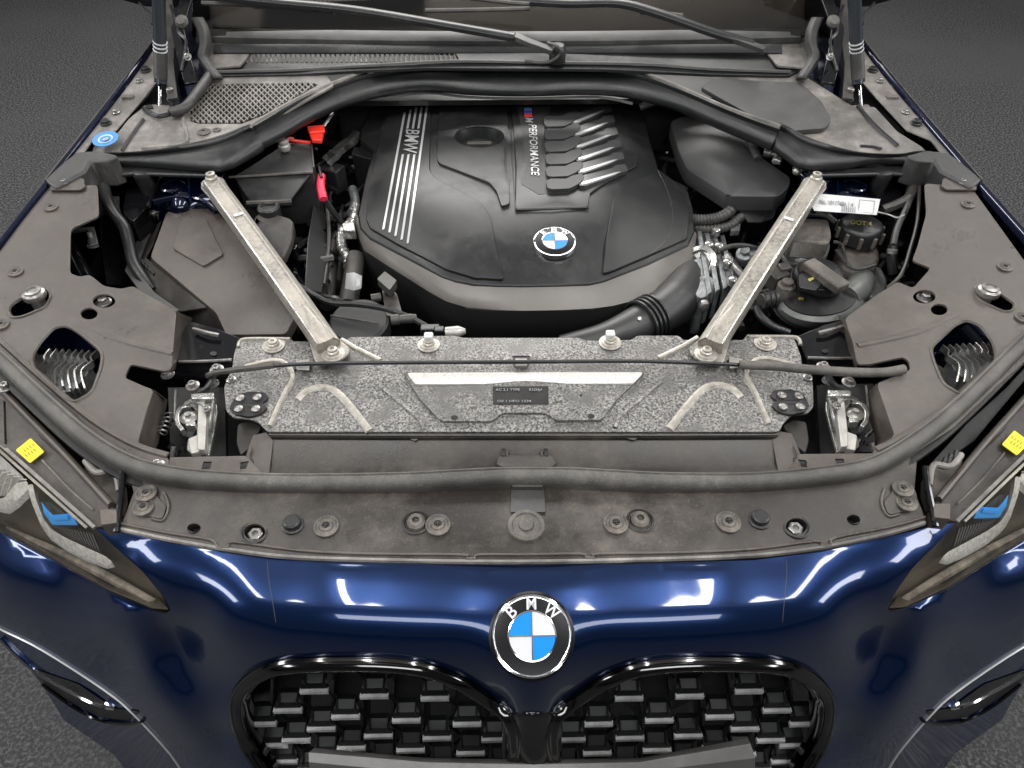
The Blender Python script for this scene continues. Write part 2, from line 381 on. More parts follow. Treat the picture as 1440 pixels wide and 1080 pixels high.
WELL = lib('fixing_hole', [(*lathe([(.0155, .0004), (.0135, .0016), (.0125, .0006), (.012, -.010), (0, -.010)], n=28), 'black'), (*lathe([(0, -.009), (.0085, -.009), (.0085, -.003), (.007, -.002), (.004, -.002), (.004, -.005), (0, -.005)], n=6), 'steel')], angle=25)
WELLD = lib('fixing_hole', [(*lathe([(.0155, .0004), (.0135, .0016), (.0125, .0006), (.012, -.010), (0, -.010)], n=28), 'black'), (*lathe([(0, -.009), (.0105, -.009), (.0105, .003), (.008, .006), (.004, .006), (.004, .002), (0, .002)], n=12), 'dusty')], angle=25)

# ================= hidden tub: what closes the bay below
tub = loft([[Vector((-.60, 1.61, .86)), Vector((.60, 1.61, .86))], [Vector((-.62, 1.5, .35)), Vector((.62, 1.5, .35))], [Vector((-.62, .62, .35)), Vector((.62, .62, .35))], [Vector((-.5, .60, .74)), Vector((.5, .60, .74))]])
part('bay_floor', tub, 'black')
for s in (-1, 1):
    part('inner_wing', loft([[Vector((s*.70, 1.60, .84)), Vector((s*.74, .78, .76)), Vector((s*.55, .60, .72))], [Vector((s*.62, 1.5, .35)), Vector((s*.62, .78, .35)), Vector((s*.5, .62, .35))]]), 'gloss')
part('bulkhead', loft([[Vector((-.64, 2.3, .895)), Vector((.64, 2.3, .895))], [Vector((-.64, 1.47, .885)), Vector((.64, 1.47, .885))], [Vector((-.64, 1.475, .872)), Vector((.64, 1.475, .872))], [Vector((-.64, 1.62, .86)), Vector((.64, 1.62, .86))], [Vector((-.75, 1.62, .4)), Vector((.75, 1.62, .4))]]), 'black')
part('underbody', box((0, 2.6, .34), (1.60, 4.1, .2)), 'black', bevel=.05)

# ================= deck heights (bay trims, wing flanges)
DA = []
for q in [(215, 80, .955), (215, 20, .97), (100, 240, .905), (0, 330, .89), (-140, 480, .875), (100, 400, .87), (40, 500, .855), (200, 620, .838), (230, 520, .85), (250, 440, .855), (300, 200, .925), (400, 660, .832), (120, 700, .81), (200, 745, .815), (0, 600, .825)]:
    DA.append(q); r_ = MIR(q[0], q[1]); DA.append((r_[0], r_[1], q[2]))
DA += [(740, 665, .830), (740, 790, .818), (560, 790, .818), (940, 790, .818)]
zD = tps(DA)
zDm = lambda m, dz=0: (lambda a, b: zD(*m(a, b))+dz)

# ================= side trims
TRIM_L = [(66, 262), (137, 260), (139, 304), (103, 320), (99, 326), (98, 384), (112, 389), (126, 386), (146, 402), (170, 406), (187, 402), (248, 438), (245, 470), (241, 519), (232, 522), (183, 512), (175, 531), (200, 542), (216, 548), (204, 585), (194, 622), (200, 632), (214, 637), (237, 643), (238, 668), (180, 648), (120, 614), (60, 560), (0, 500), (-60, 448), (-130, 470), (-90, 430), (0, 344)]
TRIM_R = [(1365, 262), (1300, 258), (1303, 300), (1291, 345), (1283, 366), (1309, 377), (1284, 405), (1262, 396), (1228, 418), (1188, 448), (1199, 480), (1206, 512), (1222, 512), (1270, 502), (1277, 506), (1281, 520), (1255, 530), (1233, 539), (1240, 560), (1258, 612), (1244, 625), (1228, 633), (1226, 660), (1290, 634), (1340, 602), (1400, 545), (1450, 500), (1510, 440), (1600, 500), (1560, 440), (1440, 366)]
HL = [rnd([(11, 436), (16, 447), (30, 446), (64, 432), (72, 417), (68, 407), (54, 406), (16, 428)], 7), ell(146, 423, 16, 9.5), ell(125, 441, 12, 8), rnd([(55, 482), (75, 460), (95, 457), (112, 467), (145, 495), (143, 516), (130, 552), (105, 566), (90, 560), (45, 517), (44, 500)], 9)]
HR = [rnd([(1370, 404), (1382, 399), (1398, 407), (1428, 427), (1425, 437), (1412, 439), (1382, 425), (1371, 414)], 7), ell(1300, 417, 16, 9.5), ell(1321, 435, 12, 8), rnd([(1398, 482), (1380, 457), (1358, 449), (1342, 456), (1308, 488), (1312, 506), (1326, 540), (1350, 554), (1362, 551), (1401, 508), (1402, 497)], 9)]
trims = []
for nm, outl, hs, m in (('l', TRIM_L, HL, ID), ('r', TRIM_R, HR, ID)):
    t = part('bay_trim', plate(rnd(outl, 5), zD, .0035, hs, grid=26), 'trim', bevel=.0016, label=('dusty brown bay trim beside the air filter box' if nm == 'l' else 'dusty brown bay trim beside the coolant tank'), angle=30); trims.append(t)
# raised lips round the big openings and creases on the trims
for t, hs, m in ((trims[0], HL, 1), (trims[1], HR, 1)):
    for h, wd in ((hs[3], .006), (hs[0], .005)):
        part('opening_lip', sweep([P(a, b, zD(a, b)+.0003) for a, b in h], [(-wd/2, -.001), (-wd*.2, .0016), (wd*.3, .0014), (wd/2, -.001)], closed=True), 'trim', parent=t)
part('trim_skirt', loft([pl3([(248, 438), (245, 470), (241, 519)], zDm(ID, -.0005)), pl3([(270, 447), (259, 470), (247, 518)], .80)], .002), 'trim', parent=trims[0])
part('trim_skirt', loft([pl3([(216, 548), (204, 585), (194, 622), (200, 633)], zDm(ID, -.0005)), pl3([(235, 562), (229, 590), (222, 622), (215, 637)], .785)], .002), 'trim', parent=trims[0])
part('trim_skirt', loft([pl3([(175, 531), (200, 542), (216, 548)], zDm(ID, -.0005)), pl3([(176, 540), (205, 552), (235, 562)], .80)], .002), 'trim', parent=trims[0])
part('trim_skirt', loft([pl3([(1188, 448), (1199, 480), (1206, 512)], zDm(ID, -.0005)), pl3([(1178, 442), (1190, 485), (1204, 520)], .80)], .002), 'trim', parent=trims[1])
part('trim_skirt', loft([pl3([(1233, 539), (1240, 560), (1258, 612), (1244, 626)], zDm(ID, -.0005)), pl3([(1215, 557), (1222, 585), (1234, 621), (1230, 636)], .785)], .002), 'trim', parent=trims[1])
for t, pts in ((trims[0], [(110, 452), (170, 478), (243, 497)]), (trims[1], [(1345, 442), (1285, 468), (1206, 486)])):
    part('crease', ridge(pts, zD, .012, .0025), 'trim', parent=t)
for t, pts in ((trims[0], [(0, 478), (60, 532), (130, 590), (190, 625), (236, 640)]), (trims[1], [(1440, 470), (1380, 530), (1320, 580), (1260, 618), (1232, 632)])):
    part('crease', ridge(pts, zD, .010, .0018), 'trim', parent=t)
for a, b, mm, t in ((72, 292, CLIP, 0), (22, 383, CLIP, 0), (1361, 288, CLIP, 1), (1413, 376, CLIP, 1), (222, 654, HEX, 0), (1246, 643, CLIP, 1), (2, 457, CLIP, 0), (1438, 447, CLIP, 1)):
    p = P(a, b, zD(a, b)); inst('clip' if mm is CLIP else 'bolt', mm, p, trims[t], .75 if mm is CLIP else .8)
# things that show through the openings
for a, b, c in ((50, 418, 0), (1388, 413, 1)):
    inst('height_stop', lib('height_stop', [(*lathe([(0, -.03), (.011, -.03), (.011, .0), (.017, .0), (.018, .004), (.017, .009), (.013, .011), (.013, .014), (.008, .015), (.008, .012), (0, .012)], n=14), 'steel')]), P(a, b, zD(a, b)+.001), car, .9)
for a, b in ((146, 426), (1300, 420)):
    inst('bolt', HEXD, P(a, b, zD(a, b)-.012), car, 1.1)
def heatsink(m, flip):
    hz = .812
    base = rnd([(52, 500), (74, 494), (92, 498), (125, 506), (124, 525), (102, 550), (84, 552), (60, 535)], 5)
    s = part('headlight_control_unit', plate(base, hz, .03, m=m), 'cast', bevel=.0015, label='silver finned control unit inside the %s trim opening' % ('right' if flip else 'left'))
    c = P(*m(88, 522), hz); k = mpp(c)
    for i in range(8):
        x0 = 50+i*9.3; pts = [(x0+21, 492+i*.4), (x0+13, 503), (x0+14, 510), (x0, 523), (x0-1+i*.9, 533+min(i, 5)*3)]
        pts = [(a, b) for a, b in pts]
        V = sweep([P(*m(a, b), hz+.006) for a, b in cr2(pts, 3)], [(-.0011, -.008), (-.0011, .003), (.0011, .003), (.0011, -.008)])
        part('fin', V, 'zinc', parent=s)
heatsink(ID, 0); heatsink(MIR, 1)
for m in (ID, MIR):   # body paint glimpsed behind the control unit
    part('wing_bracket', plate(rnd([(50, 470), (80, 455), (150, 490), (150, 505), (60, 500)], 6), .795, .01, m=m), 'paintdark', bevel=.003)
    part('wing_rail', loft([pl3([(30, 510), (50, 545), (100, 575), (150, 560)], .775, m), pl3([(40, 480), (70, 520), (110, 545), (145, 520)], .78, m)], .004), 'grime')
    part('wing_rail', ptube([(92, 335, .80), (108, 365, .80), (125, 395, .79), (150, 430, .78)], .012, m=m), 'gloss')

# ================= wings: flange, painted edge and outer skin
def wing(m, nm):
    E1 = cr2([(232, 30), (222, 50), (188, 99), (137, 165), (64, 258), (6, 332), (-60, 418), (-105, 476)], 5)
    sgn = -1 if m is ID else 1
    base = [P(*m(a, b), zD(*m(a, b))+.006) for a, b in E1]
    rows = []
    for dx, dz in ((.004, -.012), (.0, .0), (-.0025, .001), (-.005, -.001), (-.009, -.008), (-.014, -.024), (-.020, -.06), (-.026, -.13), (-.03, -.30), (-.02, -.55)):
        rows.append([v+Vector((-sgn*dx, 0, dz)) for v in base])
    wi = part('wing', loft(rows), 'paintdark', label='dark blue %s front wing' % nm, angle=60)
    out = [(217, 72), (150, 160), (75, 258), (62, 262), (90, 232), (120, 210), (150, 183), (168, 178), (195, 147), (222, 112), (224, 60)]
    fl = part('wing_flange', plate([(219, 62), (193, 97), (143, 165), (72, 258), (118, 262), (118, 214), (130, 197), (163, 183), (190, 152), (222, 113), (226, 60)], zDm(m, .0), .003, grid=30, m=m), 'cowl', bevel=.0012)
    part('flange_channel', sweep([P(*m(a, b), zD(*m(a, b))-.002) for a, b in cr2([(221, 56), (190, 99), (140, 165), (68, 257)], 6)], [(-.006, 0), (-.006, .006), (-.003, .006), (-.003, .001), (.003, .001), (.003, .005), (.006, .005), (.006, 0)]), 'cowldark', parent=fl)
    for a, b, k in ((205, 99, 0), (196, 114, 1), (180, 137, 2), (163, 158, 1), (149, 173, 0)):
        p = P(*m(a, b), zD(*m(a, b))+.001)
        if k == 1: inst('bolt', HEX, p, fl, .7)
        elif k == 0: inst('plug', PLUG, p, fl, .75)
        else: part('clip', rbox(p, (.022, .010, .008)), 'dusty', bevel=.002, parent=fl)
    p2 = part('flange_plate', plate(rnd([(72, 254), (82, 248), (116, 250), (120, 262), (113, 267), (70, 267)], 3), zDm(m, .004), .003, m=m), 'trim', bevel=.001, parent=fl)
    inst('bolt', HEXD, P(*m(90, 257), zD(*m(90, 257))+.005), fl, .7)
def rbox(p, s, rz=0): return box(p, s, Matrix.Rotation(rz, 3, 'Z'))
wing(ID, 'left'); wing(MIR, 'right')
part('round_sticker', [(*plate(ell(148, 195, 19, 10, rot=-.25), zDm(ID, .006), .0008), 'bluesticker'), (*plate(ell(148, 195, 11, 5.6, rot=-.25), zDm(ID, .0068), .0006), 'white'), (*plate(ell(148, 195, 8.5, 4.2, rot=-.25), zDm(ID, .0074), .0006), 'bluesticker'), (*text_px('e', (144, 198), (8, -2), (0, -5), zDm(ID, .0078)), 'white')], label='round blue and white sticker on the wing flange')

# ================= cowl: side plates, mesh panel, seal, grille, wipers, windscreen
zC = tps([(300, 200, .915), (150, 212, .905), (215, 155, .935), (290, 108, .945), (450, 104, .945), (455, 125, .942), (1300, 212, .905), (1150, 200, .915), (1225, 150, .935), (1140, 105, .945), (1000, 104, .945), (740, 95, .95), (740, 60, .97), (380, 60, .96), (1060, 65, .96)])
cl = part('cowl_side_panel', plate(rnd([(128, 219), (133, 200), (166, 186), (182, 166), (205, 148), (232, 162), (262, 150), (292, 104), (456, 102), (470, 120), (440, 136), (352, 186), (300, 206), (240, 215), (180, 220)], 4), zC, .004, [rnd([(266, 170), (268, 152), (292, 118), (440, 116), (448, 119), (380, 158), (340, 174), (280, 174)], 4)], grid=26), 'cowl', bevel=.0015, label='pale dusty cowl panel with a mesh intake')
bars = []
MP = [(266, 170), (268, 152), (292, 118), (440, 116), (448, 119), (380, 158), (340, 174), (280, 174)]
def clipseg(a, b, poly):
    ts = [k/60 for k in range(61)]; ins = [t for t in ts if inside((a[0]+(b[0]-a[0])*t, a[1]+(b[1]-a[1])*t), poly)]
    return (ins[0], ins[-1]) if len(ins) > 1 else None
for k in range(-14, 46):
    for sl in (1, -1):
        x0 = 200+k*8.2; a = (x0, 112) if sl > 0 else (x0, 112); b = (x0+sl*68, 178)
        c = clipseg(a, b, MP)
        if c:
            pa = (a[0]+(b[0]-a[0])*c[0], a[1]+(b[1]-a[1])*c[0]); pb = (a[0]+(b[0]-a[0])*c[1], a[1]+(b[1]-a[1])*c[1])
            bars.append(sweep([P(*pa, zC(*pa)-.001), P(*pb, zC(*pb)-.001)], [(-.0011, -.002), (-.0011, .002), (.0011, .002), (.0011, -.002)]))
part('mesh_grille', join(*bars), 'cowl', parent=cl, kind='stuff')
part('filter_housing', plate(MP, lambda a, b: zC(a, b)-.035, .005), 'black', parent=cl)
part('filter_bar', ridge([(312, 138), (345, 142), (400, 145)], lambda a, b: zC(a, b)-.008, .006, .004), 'cowl', parent=cl)
part('panel_rib', ridge([(172, 212), (186, 190), (202, 168)], zC, .006, .004, lift=.001), 'cowldark', parent=cl)
part('panel_rib', ridge([(200, 209), (258, 203), (262, 186), (258, 172), (264, 150), (290, 112)], zC, .008, .004), 'cowl', parent=cl)
inst('clip', CLIP, P(287, 186, zC(287, 186)), cl, .8); inst('clip', CLIP, P(305, 183, zC(305, 183)), cl, .5)
crr = part('cowl_side_panel', plate(rnd([(1000, 112), (1010, 103), (1120, 100), (1150, 118), (1200, 150), (1230, 150), (1262, 185), (1296, 206), (1306, 217), (1200, 216), (1130, 196), (1090, 172), (1040, 150)], 4), zC, .004, grid=26), 'cowl', bevel=.0015, label='pale dusty closed cowl panel on the right')
lid = part('filter_lid', plate(rnd([(985, 122), (1000, 110), (1126, 116), (1155, 142), (1170, 168), (1160, 180), (1110, 184), (1060, 164)], 5), lambda a, b: zC(a, b)+.008, .008, grid=26), 'cowldark', bevel=.003)
part('panel_rib', ridge([(1206, 150), (1230, 178), (1262, 206)], zC, .008, .005), 'rubber', parent=crr)
part('panel_slot', ridge([(1210, 205), (1228, 206), (1240, 209)], zC, .006, .002, sm=0, lift=.001), 'black', parent=crr)
# the arched seal, built in three lengths
def seal(name, up, lo, zu, zl, matn, label=None, n=5, bul=.012):
    U = cr2(up, n); Lw = cr2(lo, n)
    k = max(len(U), len(Lw))
    def res(a, k):
        L = [0]
        for i in range(1, len(a)): L.append(L[-1]+math.dist(a[i], a[i-1]))
        out = []
        for i in range(k):
            t = L[-1]*i/(k-1); j = 0
            while j < len(L)-2 and L[j+1] < t: j += 1
            f = (t-L[j])/max(1e-6, L[j+1]-L[j]); out.append((a[j][0]+(a[j+1][0]-a[j][0])*f, a[j][1]+(a[j+1][1]-a[j][1])*f))
        return out
    U = res(U, 40); Lw = res(Lw, 40); rows = []
    for f, dz, dy in ((0, -.03, .004), (0, 0, 0), (.06, .004, 0), (.15, .002, 0), (.22, -.004, 0), (.35, -.001, 0), (.55, .003, 0), (.75, .002, 0), (.9, -.003, 0), (1, -.012, 0), (1, -.03, .01)):
        r = []
        for i in range(40):
            a = (U[i][0]*(1-f)+Lw[i][0]*f, U[i][1]*(1-f)+Lw[i][1]*f); t = i/39
            zu_ = zu(t) if callable(zu) else zu; zl_ = zl(t) if callable(zl) else zl
            v = P(a[0], a[1], zu_*(1-f)+zl_*f); v.z += dz if abs(dz) > .0045 and f == 0 else 0
            nrm = (CAMP-v).normalized(); v += nrm*(dz if f > 0 else 0); v.y += dy; r.append(v)
        rows.append(r)
    return part(name, loft(rows), matn, label=label, angle=60)
seal('cowl_seal', [(352, 178), (400, 150), (450, 126), (520, 101), (600, 93), (740, 92), (850, 94), (905, 104), (965, 128), (1030, 156), (1097, 180)], [(362, 214), (405, 192), (450, 166), (510, 143), (590, 129), (660, 134), (740, 136), (820, 134), (880, 138), (950, 156), (1010, 182), (1082, 212)], lambda t: .935+.012*math.sin(math.pi*t), lambda t: .90+.008*math.sin(math.pi*t), 'rubber', 'black arched rubber seal behind the engine')
seal('seal_end', [(118, 212), (150, 214), (200, 212), (255, 204), (310, 190), (345, 176), (358, 174)], [(122, 238), (160, 236), (220, 238), (300, 243), (325, 238), (345, 228), (372, 212)], lambda t: .905+.032*t, lambda t: .885+.015*t, 'rubber')
seal('seal_end', [(1086, 172), (1105, 176), (1140, 194), (1200, 212), (1260, 216), (1290, 212), (1310, 212)], [(1076, 206), (1100, 222), (1130, 240), (1180, 240), (1220, 234), (1260, 234), (1310, 238)], lambda t: .937-.032*t, lambda t: .90-.015*t, 'rubber')
# rear edge of the seal, its highlight put in as a pale ridge
part('seal_edge', ridge([(352, 177), (400, 149), (450, 125), (520, 100), (600, 92), (740, 91), (850, 93), (905, 103), (965, 127), (1030, 155), (1097, 178)], lambda a, b: .940+.006*max(0, 1-abs(a-725)/370), .007, .004), 'cowl')
for m in (ID, MIR):
    b = part('seal_block', join(prism([(62, 252), (88, 228), (108, 213), (140, 211), (166, 218), (150, 226), (128, 226), (120, 240), (78, 264)], zDm(m, .008), .868, m)), 'cowldark', bevel=.004)
    part('seal_ledge', prism([(120, 234), (190, 233), (300, 240), (302, 246), (188, 243), (128, 248)], .888, .880, m), 'rubber', bevel=.003)
    c = P(*m(201, 244), .882)
    part('bonnet_buffer', lathe([(0, -.045), (.0125, -.045), (.0135, -.030), (.0165, -.004), (.0175, .002), (.0155, .006), (.012, .007), (0, .007)], c, n=28), 'rubber')
part('seal_underside', ridge([(540, 138), (600, 131), (660, 137), (740, 139), (840, 137), (890, 146)], .897, .006, .003), 'cowldark')

# cowl grille, windscreen, wipers
cg = part('cowl_grille', plate(rnd([(300, 100), (330, 92), (352, 64), (366, 56), (640, 62), (780, 70), (1095, 70), (1125, 98), (1110, 106), (1000, 104), (850, 97), (600, 95), (500, 99), (420, 104), (310, 106)], 4), lambda a, b: zC(a, b)+.004, .006, [[(338, 89), (358, 66), (640, 74), (648, 88)]], grid=30), 'rubber', bevel=.002, label='black cowl grille under the windscreen with pale slats')
part('grille_backing', plate([(330, 92), (354, 62), (650, 70), (652, 92)], lambda a, b: zC(a, b)-.02, .004), 'black', parent=cg)
for k in range(43):
    x = 346+k*7.0; yt = 66+max(0, (361-x))*1.15+(x-358)*.028; yb = 88
    if yt < yb-2:
        z0 = lambda q: zC(x, q)+.002
        part('slat', sweep([P(x-2, yt, z0(yt)), P(x+1.5, yb, z0(yb))], [(-.0016, -.004), (-.0016, .002), (.0016, .002), (.0016, -.004)]), 'cowl' if x < 520 else 'seal', parent=cg)
part('cowl_lip', ridge([(300, 101), (420, 98), (520, 92), (640, 86), (760, 88), (900, 90), (1000, 97), (1112, 101)], lambda a, b: zC(a, b)+.006, .008, .003), 'cowldark')
zW = lambda a, b: .985+(46-b)*.00076
ws = part('windscreen', loft([[P(a, b, zW(a, b)) for a in range(270, 1171, 60)] for b in (50, 30, 10, -15, -45)], .004), 'windglass', label='dark windscreen')
part('windscreen_edge', loft([[P(a, b+(abs(a-715)/420)**2*-6, z) for a in range(276, 1160, 34)] for b, z in ((64, .972), (58, .980), (50, .986), (44, .988))], .003), 'cowldark', angle=60)
for m in (ID, MIR): part('windscreen_corner', plate(rnd([(288, 40), (330, 44), (392, 52), (362, 60), (338, 92), (292, 96)], 3), lambda a, b: .968+(60-b)*.0003, .004, m=m), 'cowl', bevel=.001)
part('windscreen_trim', loft([[P(a, b, z) for a in range(300, 1140, 40)] for b, z in ((74, .966), (66, .972), (62, .974))], .003), 'rubber', angle=60)
part('dashboard', loft([[Vector((x, y, z)) for x in (-.75, -.3, 0, .3, .75)] for y, z in ((1.66, .93), (1.85, 1.0), (2.1, 1.02), (2.3, .98))]), 'trim')
part('dashboard_shade', loft([[Vector((x, 1.72, .985)), Vector((x+.36, 1.74, .99))] for x in (-.55,)]+[[Vector((x, 2.0, 1.035)), Vector((x+.36, 2.0, 1.035))] for x in (-.55,)], .01), 'plastic')
def wiper(pts, blade, thick, lab):
    z = lambda a, b: zW(a, b)+.03
    pts = [(a, b, zW(a, b)+.022) for a, b, c in pts]; blade = [[(a, b, zW(a, b)+.014) for a, b, c in q] for q in blade]
    arm = part('wiper', sweep([P(a, b, c) for a, b, c in cr2(pts, 5)], [(-thick, -.006), (-thick, .002), (-thick*.5, .006), (thick*.5, .006), (thick, .002), (thick, -.006)]), 'rubber', bevel=.001, label=lab)
    for q in blade:
        part('wiper_blade', ptube(q, .0045, 8), 'seal', parent=arm)
    return arm
w1 = wiper([(300, -6, 1.12), (400, 4, 1.105), (500, 14, 1.09), (620, 34, 1.06), (724, 52, 1.03)], [[(284, 4, 1.10), (380, 9, 1.09), (470, 18, 1.08)], [(598, 15, 1.09), (670, 14, 1.09), (745, 12, 1.09)]], .011, 'wiper arm crossing the middle of the windscreen base')
part('wiper_link', sweep([P(722, 50, 1.003), P(745, 60, 1.0), P(778, 72, .992)], [(-.009, -.005), (-.009, .004), (.009, .004), (.009, -.005)]), 'cowldark', bevel=.001, parent=w1)
w2 = wiper([(745, 1, 1.10), (800, 4, 1.10), (870, 4, 1.10), (925, 18, 1.08), (1000, 44, 1.04), (1060, 62, 1.01)], [[(750, 6, 1.11), (720, 4, 1.11), (650, -4, 1.12)], [(900, 17, 1.09), (940, 20, 1.085), (960, 22, 1.08)]], .012, 'wiper arm ending at the right of the windscreen base')
part('wiper_link', sweep([P(995, 42, 1.008), P(1020, 50, 1.004), P(1075, 70, .992)], [(-.009, -.005), (-.009, .004), (.009, .004), (.009, -.005)]), 'cowldark', bevel=.001, parent=w2)
part('washer_hose', ptube([(770, 60, 1.0), (785, 66, 1.0), (786, 78, .985), (768, 88, .975), (738, 86, .975)], .003, 8), 'cowldark')
part('wiper_spindle', lathe([(0, -.02), (.016, -.02), (.016, .004), (.012, .012), (0, .014)], P(784, 72, .985), n=20), 'rubber')
for m in (ID, MIR):
    # bonnet hinge zone
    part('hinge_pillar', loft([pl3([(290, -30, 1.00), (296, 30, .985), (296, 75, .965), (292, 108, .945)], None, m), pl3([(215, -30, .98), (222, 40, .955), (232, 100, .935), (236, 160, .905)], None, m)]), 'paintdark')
    part('hinge_seal', loft([[P(*m(a+d, b), c+e) for a, b, c in cr2([(272, 24, 1.01), (281, 42, .998), (284, 62, .985), (281, 78, .975), (288, 92, .965), (300, 108, .955)], 4)] for d, e in ((-4, -.004), (0, .004), (6, .006), (12, .0), (15, -.02))], .003), 'cowldark', angle=60)
    part('hinge_arm', sweep(pl3([(262, 0, 1.03), (250, 40, 1.0), (258, 80, .975), (270, 118, .95)], None, m), [(-.012, -.003), (-.012, .003), (.012, .003), (.012, -.003)]), 'gloss', bevel=.001)
    part('hinge_arm', sweep(pl3([(236, 0, 1.02), (240, 50, .98), (238, 90, .955), (243, 140, .94)], None, m), [(-.009, -.003), (-.009, .003), (.009, .003), (.009, -.003)]), 'plastic2', bevel=.001)
    part('hinge_bolt', lathe([(0, 0), (.012, 0), (.013, .006), (.008, .012), (0, .012)], P(*m(257, 32), 1.015), (0, -.6, .6), n=12), 'seal')
    inst('bolt', HEX, P(*m(264, 80), .985), car, .7, axis=(0, -.7, .7))
    inst('ball_stud', lib('ball_stud', (*lathe([(0, 0), (.013, 0), (.013, .004), (.006, .006), (.005, .016), (.008, .02), (.008, .026), (0, .03)], n=14), 'steel')), P(*m(243, 140), .93), car, .8)
    part('wing_well', prism([(166, 186), (205, 140), (222, 114), (262, 120), (236, 160), (200, 152)], .915, .80, m), 'black')
    gz = part('gas_strut', join(tube([P(*m(225, 150), .925), P(*m(225, 112), .955)], .0040, 10, 0)), 'chrome', label='gas strut holding up the bonnet on the %s' % ('left' if m is ID else 'right'))
    part('strut_body', tube([P(*m(226, 116), .955), P(*m(225, 60), 1.02), P(*m(222, -40), 1.14)], .0115, 16, 0), 'strutgrey', parent=gz)
    part('strut_sleeve', lathe([(.0122, 0), (.0122, .045)], P(*m(226, 110), .962), P(*m(225, 60), 1.02)-P(*m(226, 116), .955), n=16), 'cowldark', parent=gz)
    for yy in (60, 65.5, 71):
        a = P(*m(225.3, yy), 1.02-(yy-60)*.00116); d = (P(*m(222, -40), 1.14)-P(*m(225, 60), 1.02)).normalized()
        part('print_band', lathe([(.0124, 0), (.0124, .0022)], a, d, n=16), 'white', parent=gz)
    part('strut_foot', prism([(214, 146), (240, 148), (232, 162), (206, 157)], .928, .915, m), 'cowl', bevel=.002, parent=gz)
    # raised bonnet: only its rear corner hangs into view
bon = []
for m in (ID, MIR):
    bon.append(pl3([(150, -28, 1.04), (172, 0, 1.015), (205, 9, 1.005), (245, 11, 1.0), (290, -4, 1.01), (330, -18, 1.02)], None, m))
bonnet = None
for row in bon:
    g_ = loft([row, [v+Vector((0, .004, .03)) for v in row], [v+Vector((0, .0, .07)) for v in row], [v+Vector((0, -.02, .14)) for v in row]], .03, (0, 1, .25))
    if bonnet is None: bonnet = part('bonnet', g_, 'gloss', label='raised bonnet, its rear corners at the top edge', angle=60)
    else: part('bonnet_corner', g_, 'gloss', parent=bonnet, angle=60)
for m in (ID, MIR):
    part('bonnet_wire', ptube([(196, 4, 1.03), (205, 14, 1.03), (212, 20, 1.03), (214, 34, 1.02)], .0025, 6, m=m), 'rubber')
    part('bonnet_wire', ptube([(240, 8, 1.03), (246, 26, 1.02), (252, 46, 1.005), (262, 60, .995), (255, 100, .965)], .003, 6, m=m), 'rubber')
part('cowl_hose', ptube([(262, 150, .938), (240, 160, .938), (222, 163, .938), (206, 156, .938), (204, 152, .938), (215, 150, .938)], .0045, 8), 'rubber')
part('cowl_hose', ptube([(300, 100, .955), (282, 124, .952), (262, 150, .945), (240, 158, .942)], .009, 10), 'cowldark')

# ================= shock towers and body metal beside them
for m in (ID, MIR):
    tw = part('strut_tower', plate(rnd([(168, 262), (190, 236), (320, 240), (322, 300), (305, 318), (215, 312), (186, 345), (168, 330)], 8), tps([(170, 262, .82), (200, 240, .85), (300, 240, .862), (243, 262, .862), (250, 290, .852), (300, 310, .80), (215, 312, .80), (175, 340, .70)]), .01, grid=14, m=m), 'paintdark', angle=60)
    c = P(*m(243, 263), .862)
    part('tower_boss', lathe([(.021, -.004), (.021, .002), (.0175, .003), (.0165, 0), (.011, 0), (.010, .003), (0, .004)], c+Vector((0, 0, .001)), n=28), 'paintdark', parent=tw)
    part('tower_rib', ridge([(266, 240), (266, 265), (268, 284)], .862, .005, .004, m), 'paint', parent=tw)
    part('tower_rib', ridge([(232, 242), (218, 268), (208, 292)], .856, .006, .005, m), 'gloss', parent=tw)
    part('tower_rib', ridge([(216, 285), (250, 279), (285, 284), (305, 300)], .855, .010, .006, m), 'paintdark', parent=tw)
    part('tower_bracket', prism(rnd([(176, 268), (196, 258), (212, 266), (206, 292), (186, 312), (172, 300)], 5), .845, .78, m, shrink=-.05), 'gloss', bevel=.004)

# ================= engine cover
zE = tps([(700, 139, .846), (550, 141, .838), (862, 140, .836), (700, 200, .853), (850, 200, .849), (600, 200, .848), (700, 262, .851), (700, 300, .844), (700, 350, .828), (735, 401, .803), (505, 318, .795), (512, 260, .815), (524, 215, .828), (978, 325, .796), (925, 240, .822), (970, 272, .806), (910, 372, .797), (560, 355, .798), (620, 388, .80), (560, 290, .826), (868, 388, .799), (860, 300, .836), (780, 341, .832)])
Etop = [(503, 303), (506, 320), (520, 335), (560, 356), (620, 388), (640, 395), (665, 400), (700, 401.5), (735, 402), (790, 401), (830, 399.5), (850, 395), (868, 388), (910, 372), (968, 345), (977, 325)]
cov_out = [(545, 140), (600, 138), (700, 138.5), (760, 139), (862, 140), (890, 148), (906, 160), (915, 200), (926, 238), (948, 254), (968, 270), (975, 295)]+Etop[::-1]+[(508, 280), (514, 250), (525, 212), (507, 198), (507, 182), (520, 156)]
hole = ell(674, 192, 36, 15.5, 32)
ec = part('engine_cover', plate(cov_out, zE, .012, [hole], grid=12), 'cover', label='black plastic engine cover with two round badges worth of print, stripes and ribs'.replace(' with two round badges worth of print, stripes and ribs', ' with printed stripes and ribbed inlay'), bevel=.0025, angle=50)
Bt = [(497, 300), (499, 322), (512, 352), (552, 378), (606, 412), (628, 424), (655, 432), (697, 436), (735, 437), (792, 436), (836, 433.5), (862, 430), (886, 424), (926, 408), (974, 380), (981, 335)]
e1 = [P(a, b, zE(a, b)-.002) for a, b in Etop]; b1 = [P(a, b, zE(*Etop[i])-.024) for i, (a, b) in enumerate(Bt)]
mid = [x*.5+y*.5+Vector((0, -.002, .002)) for x, y in zip(e1, b1)]
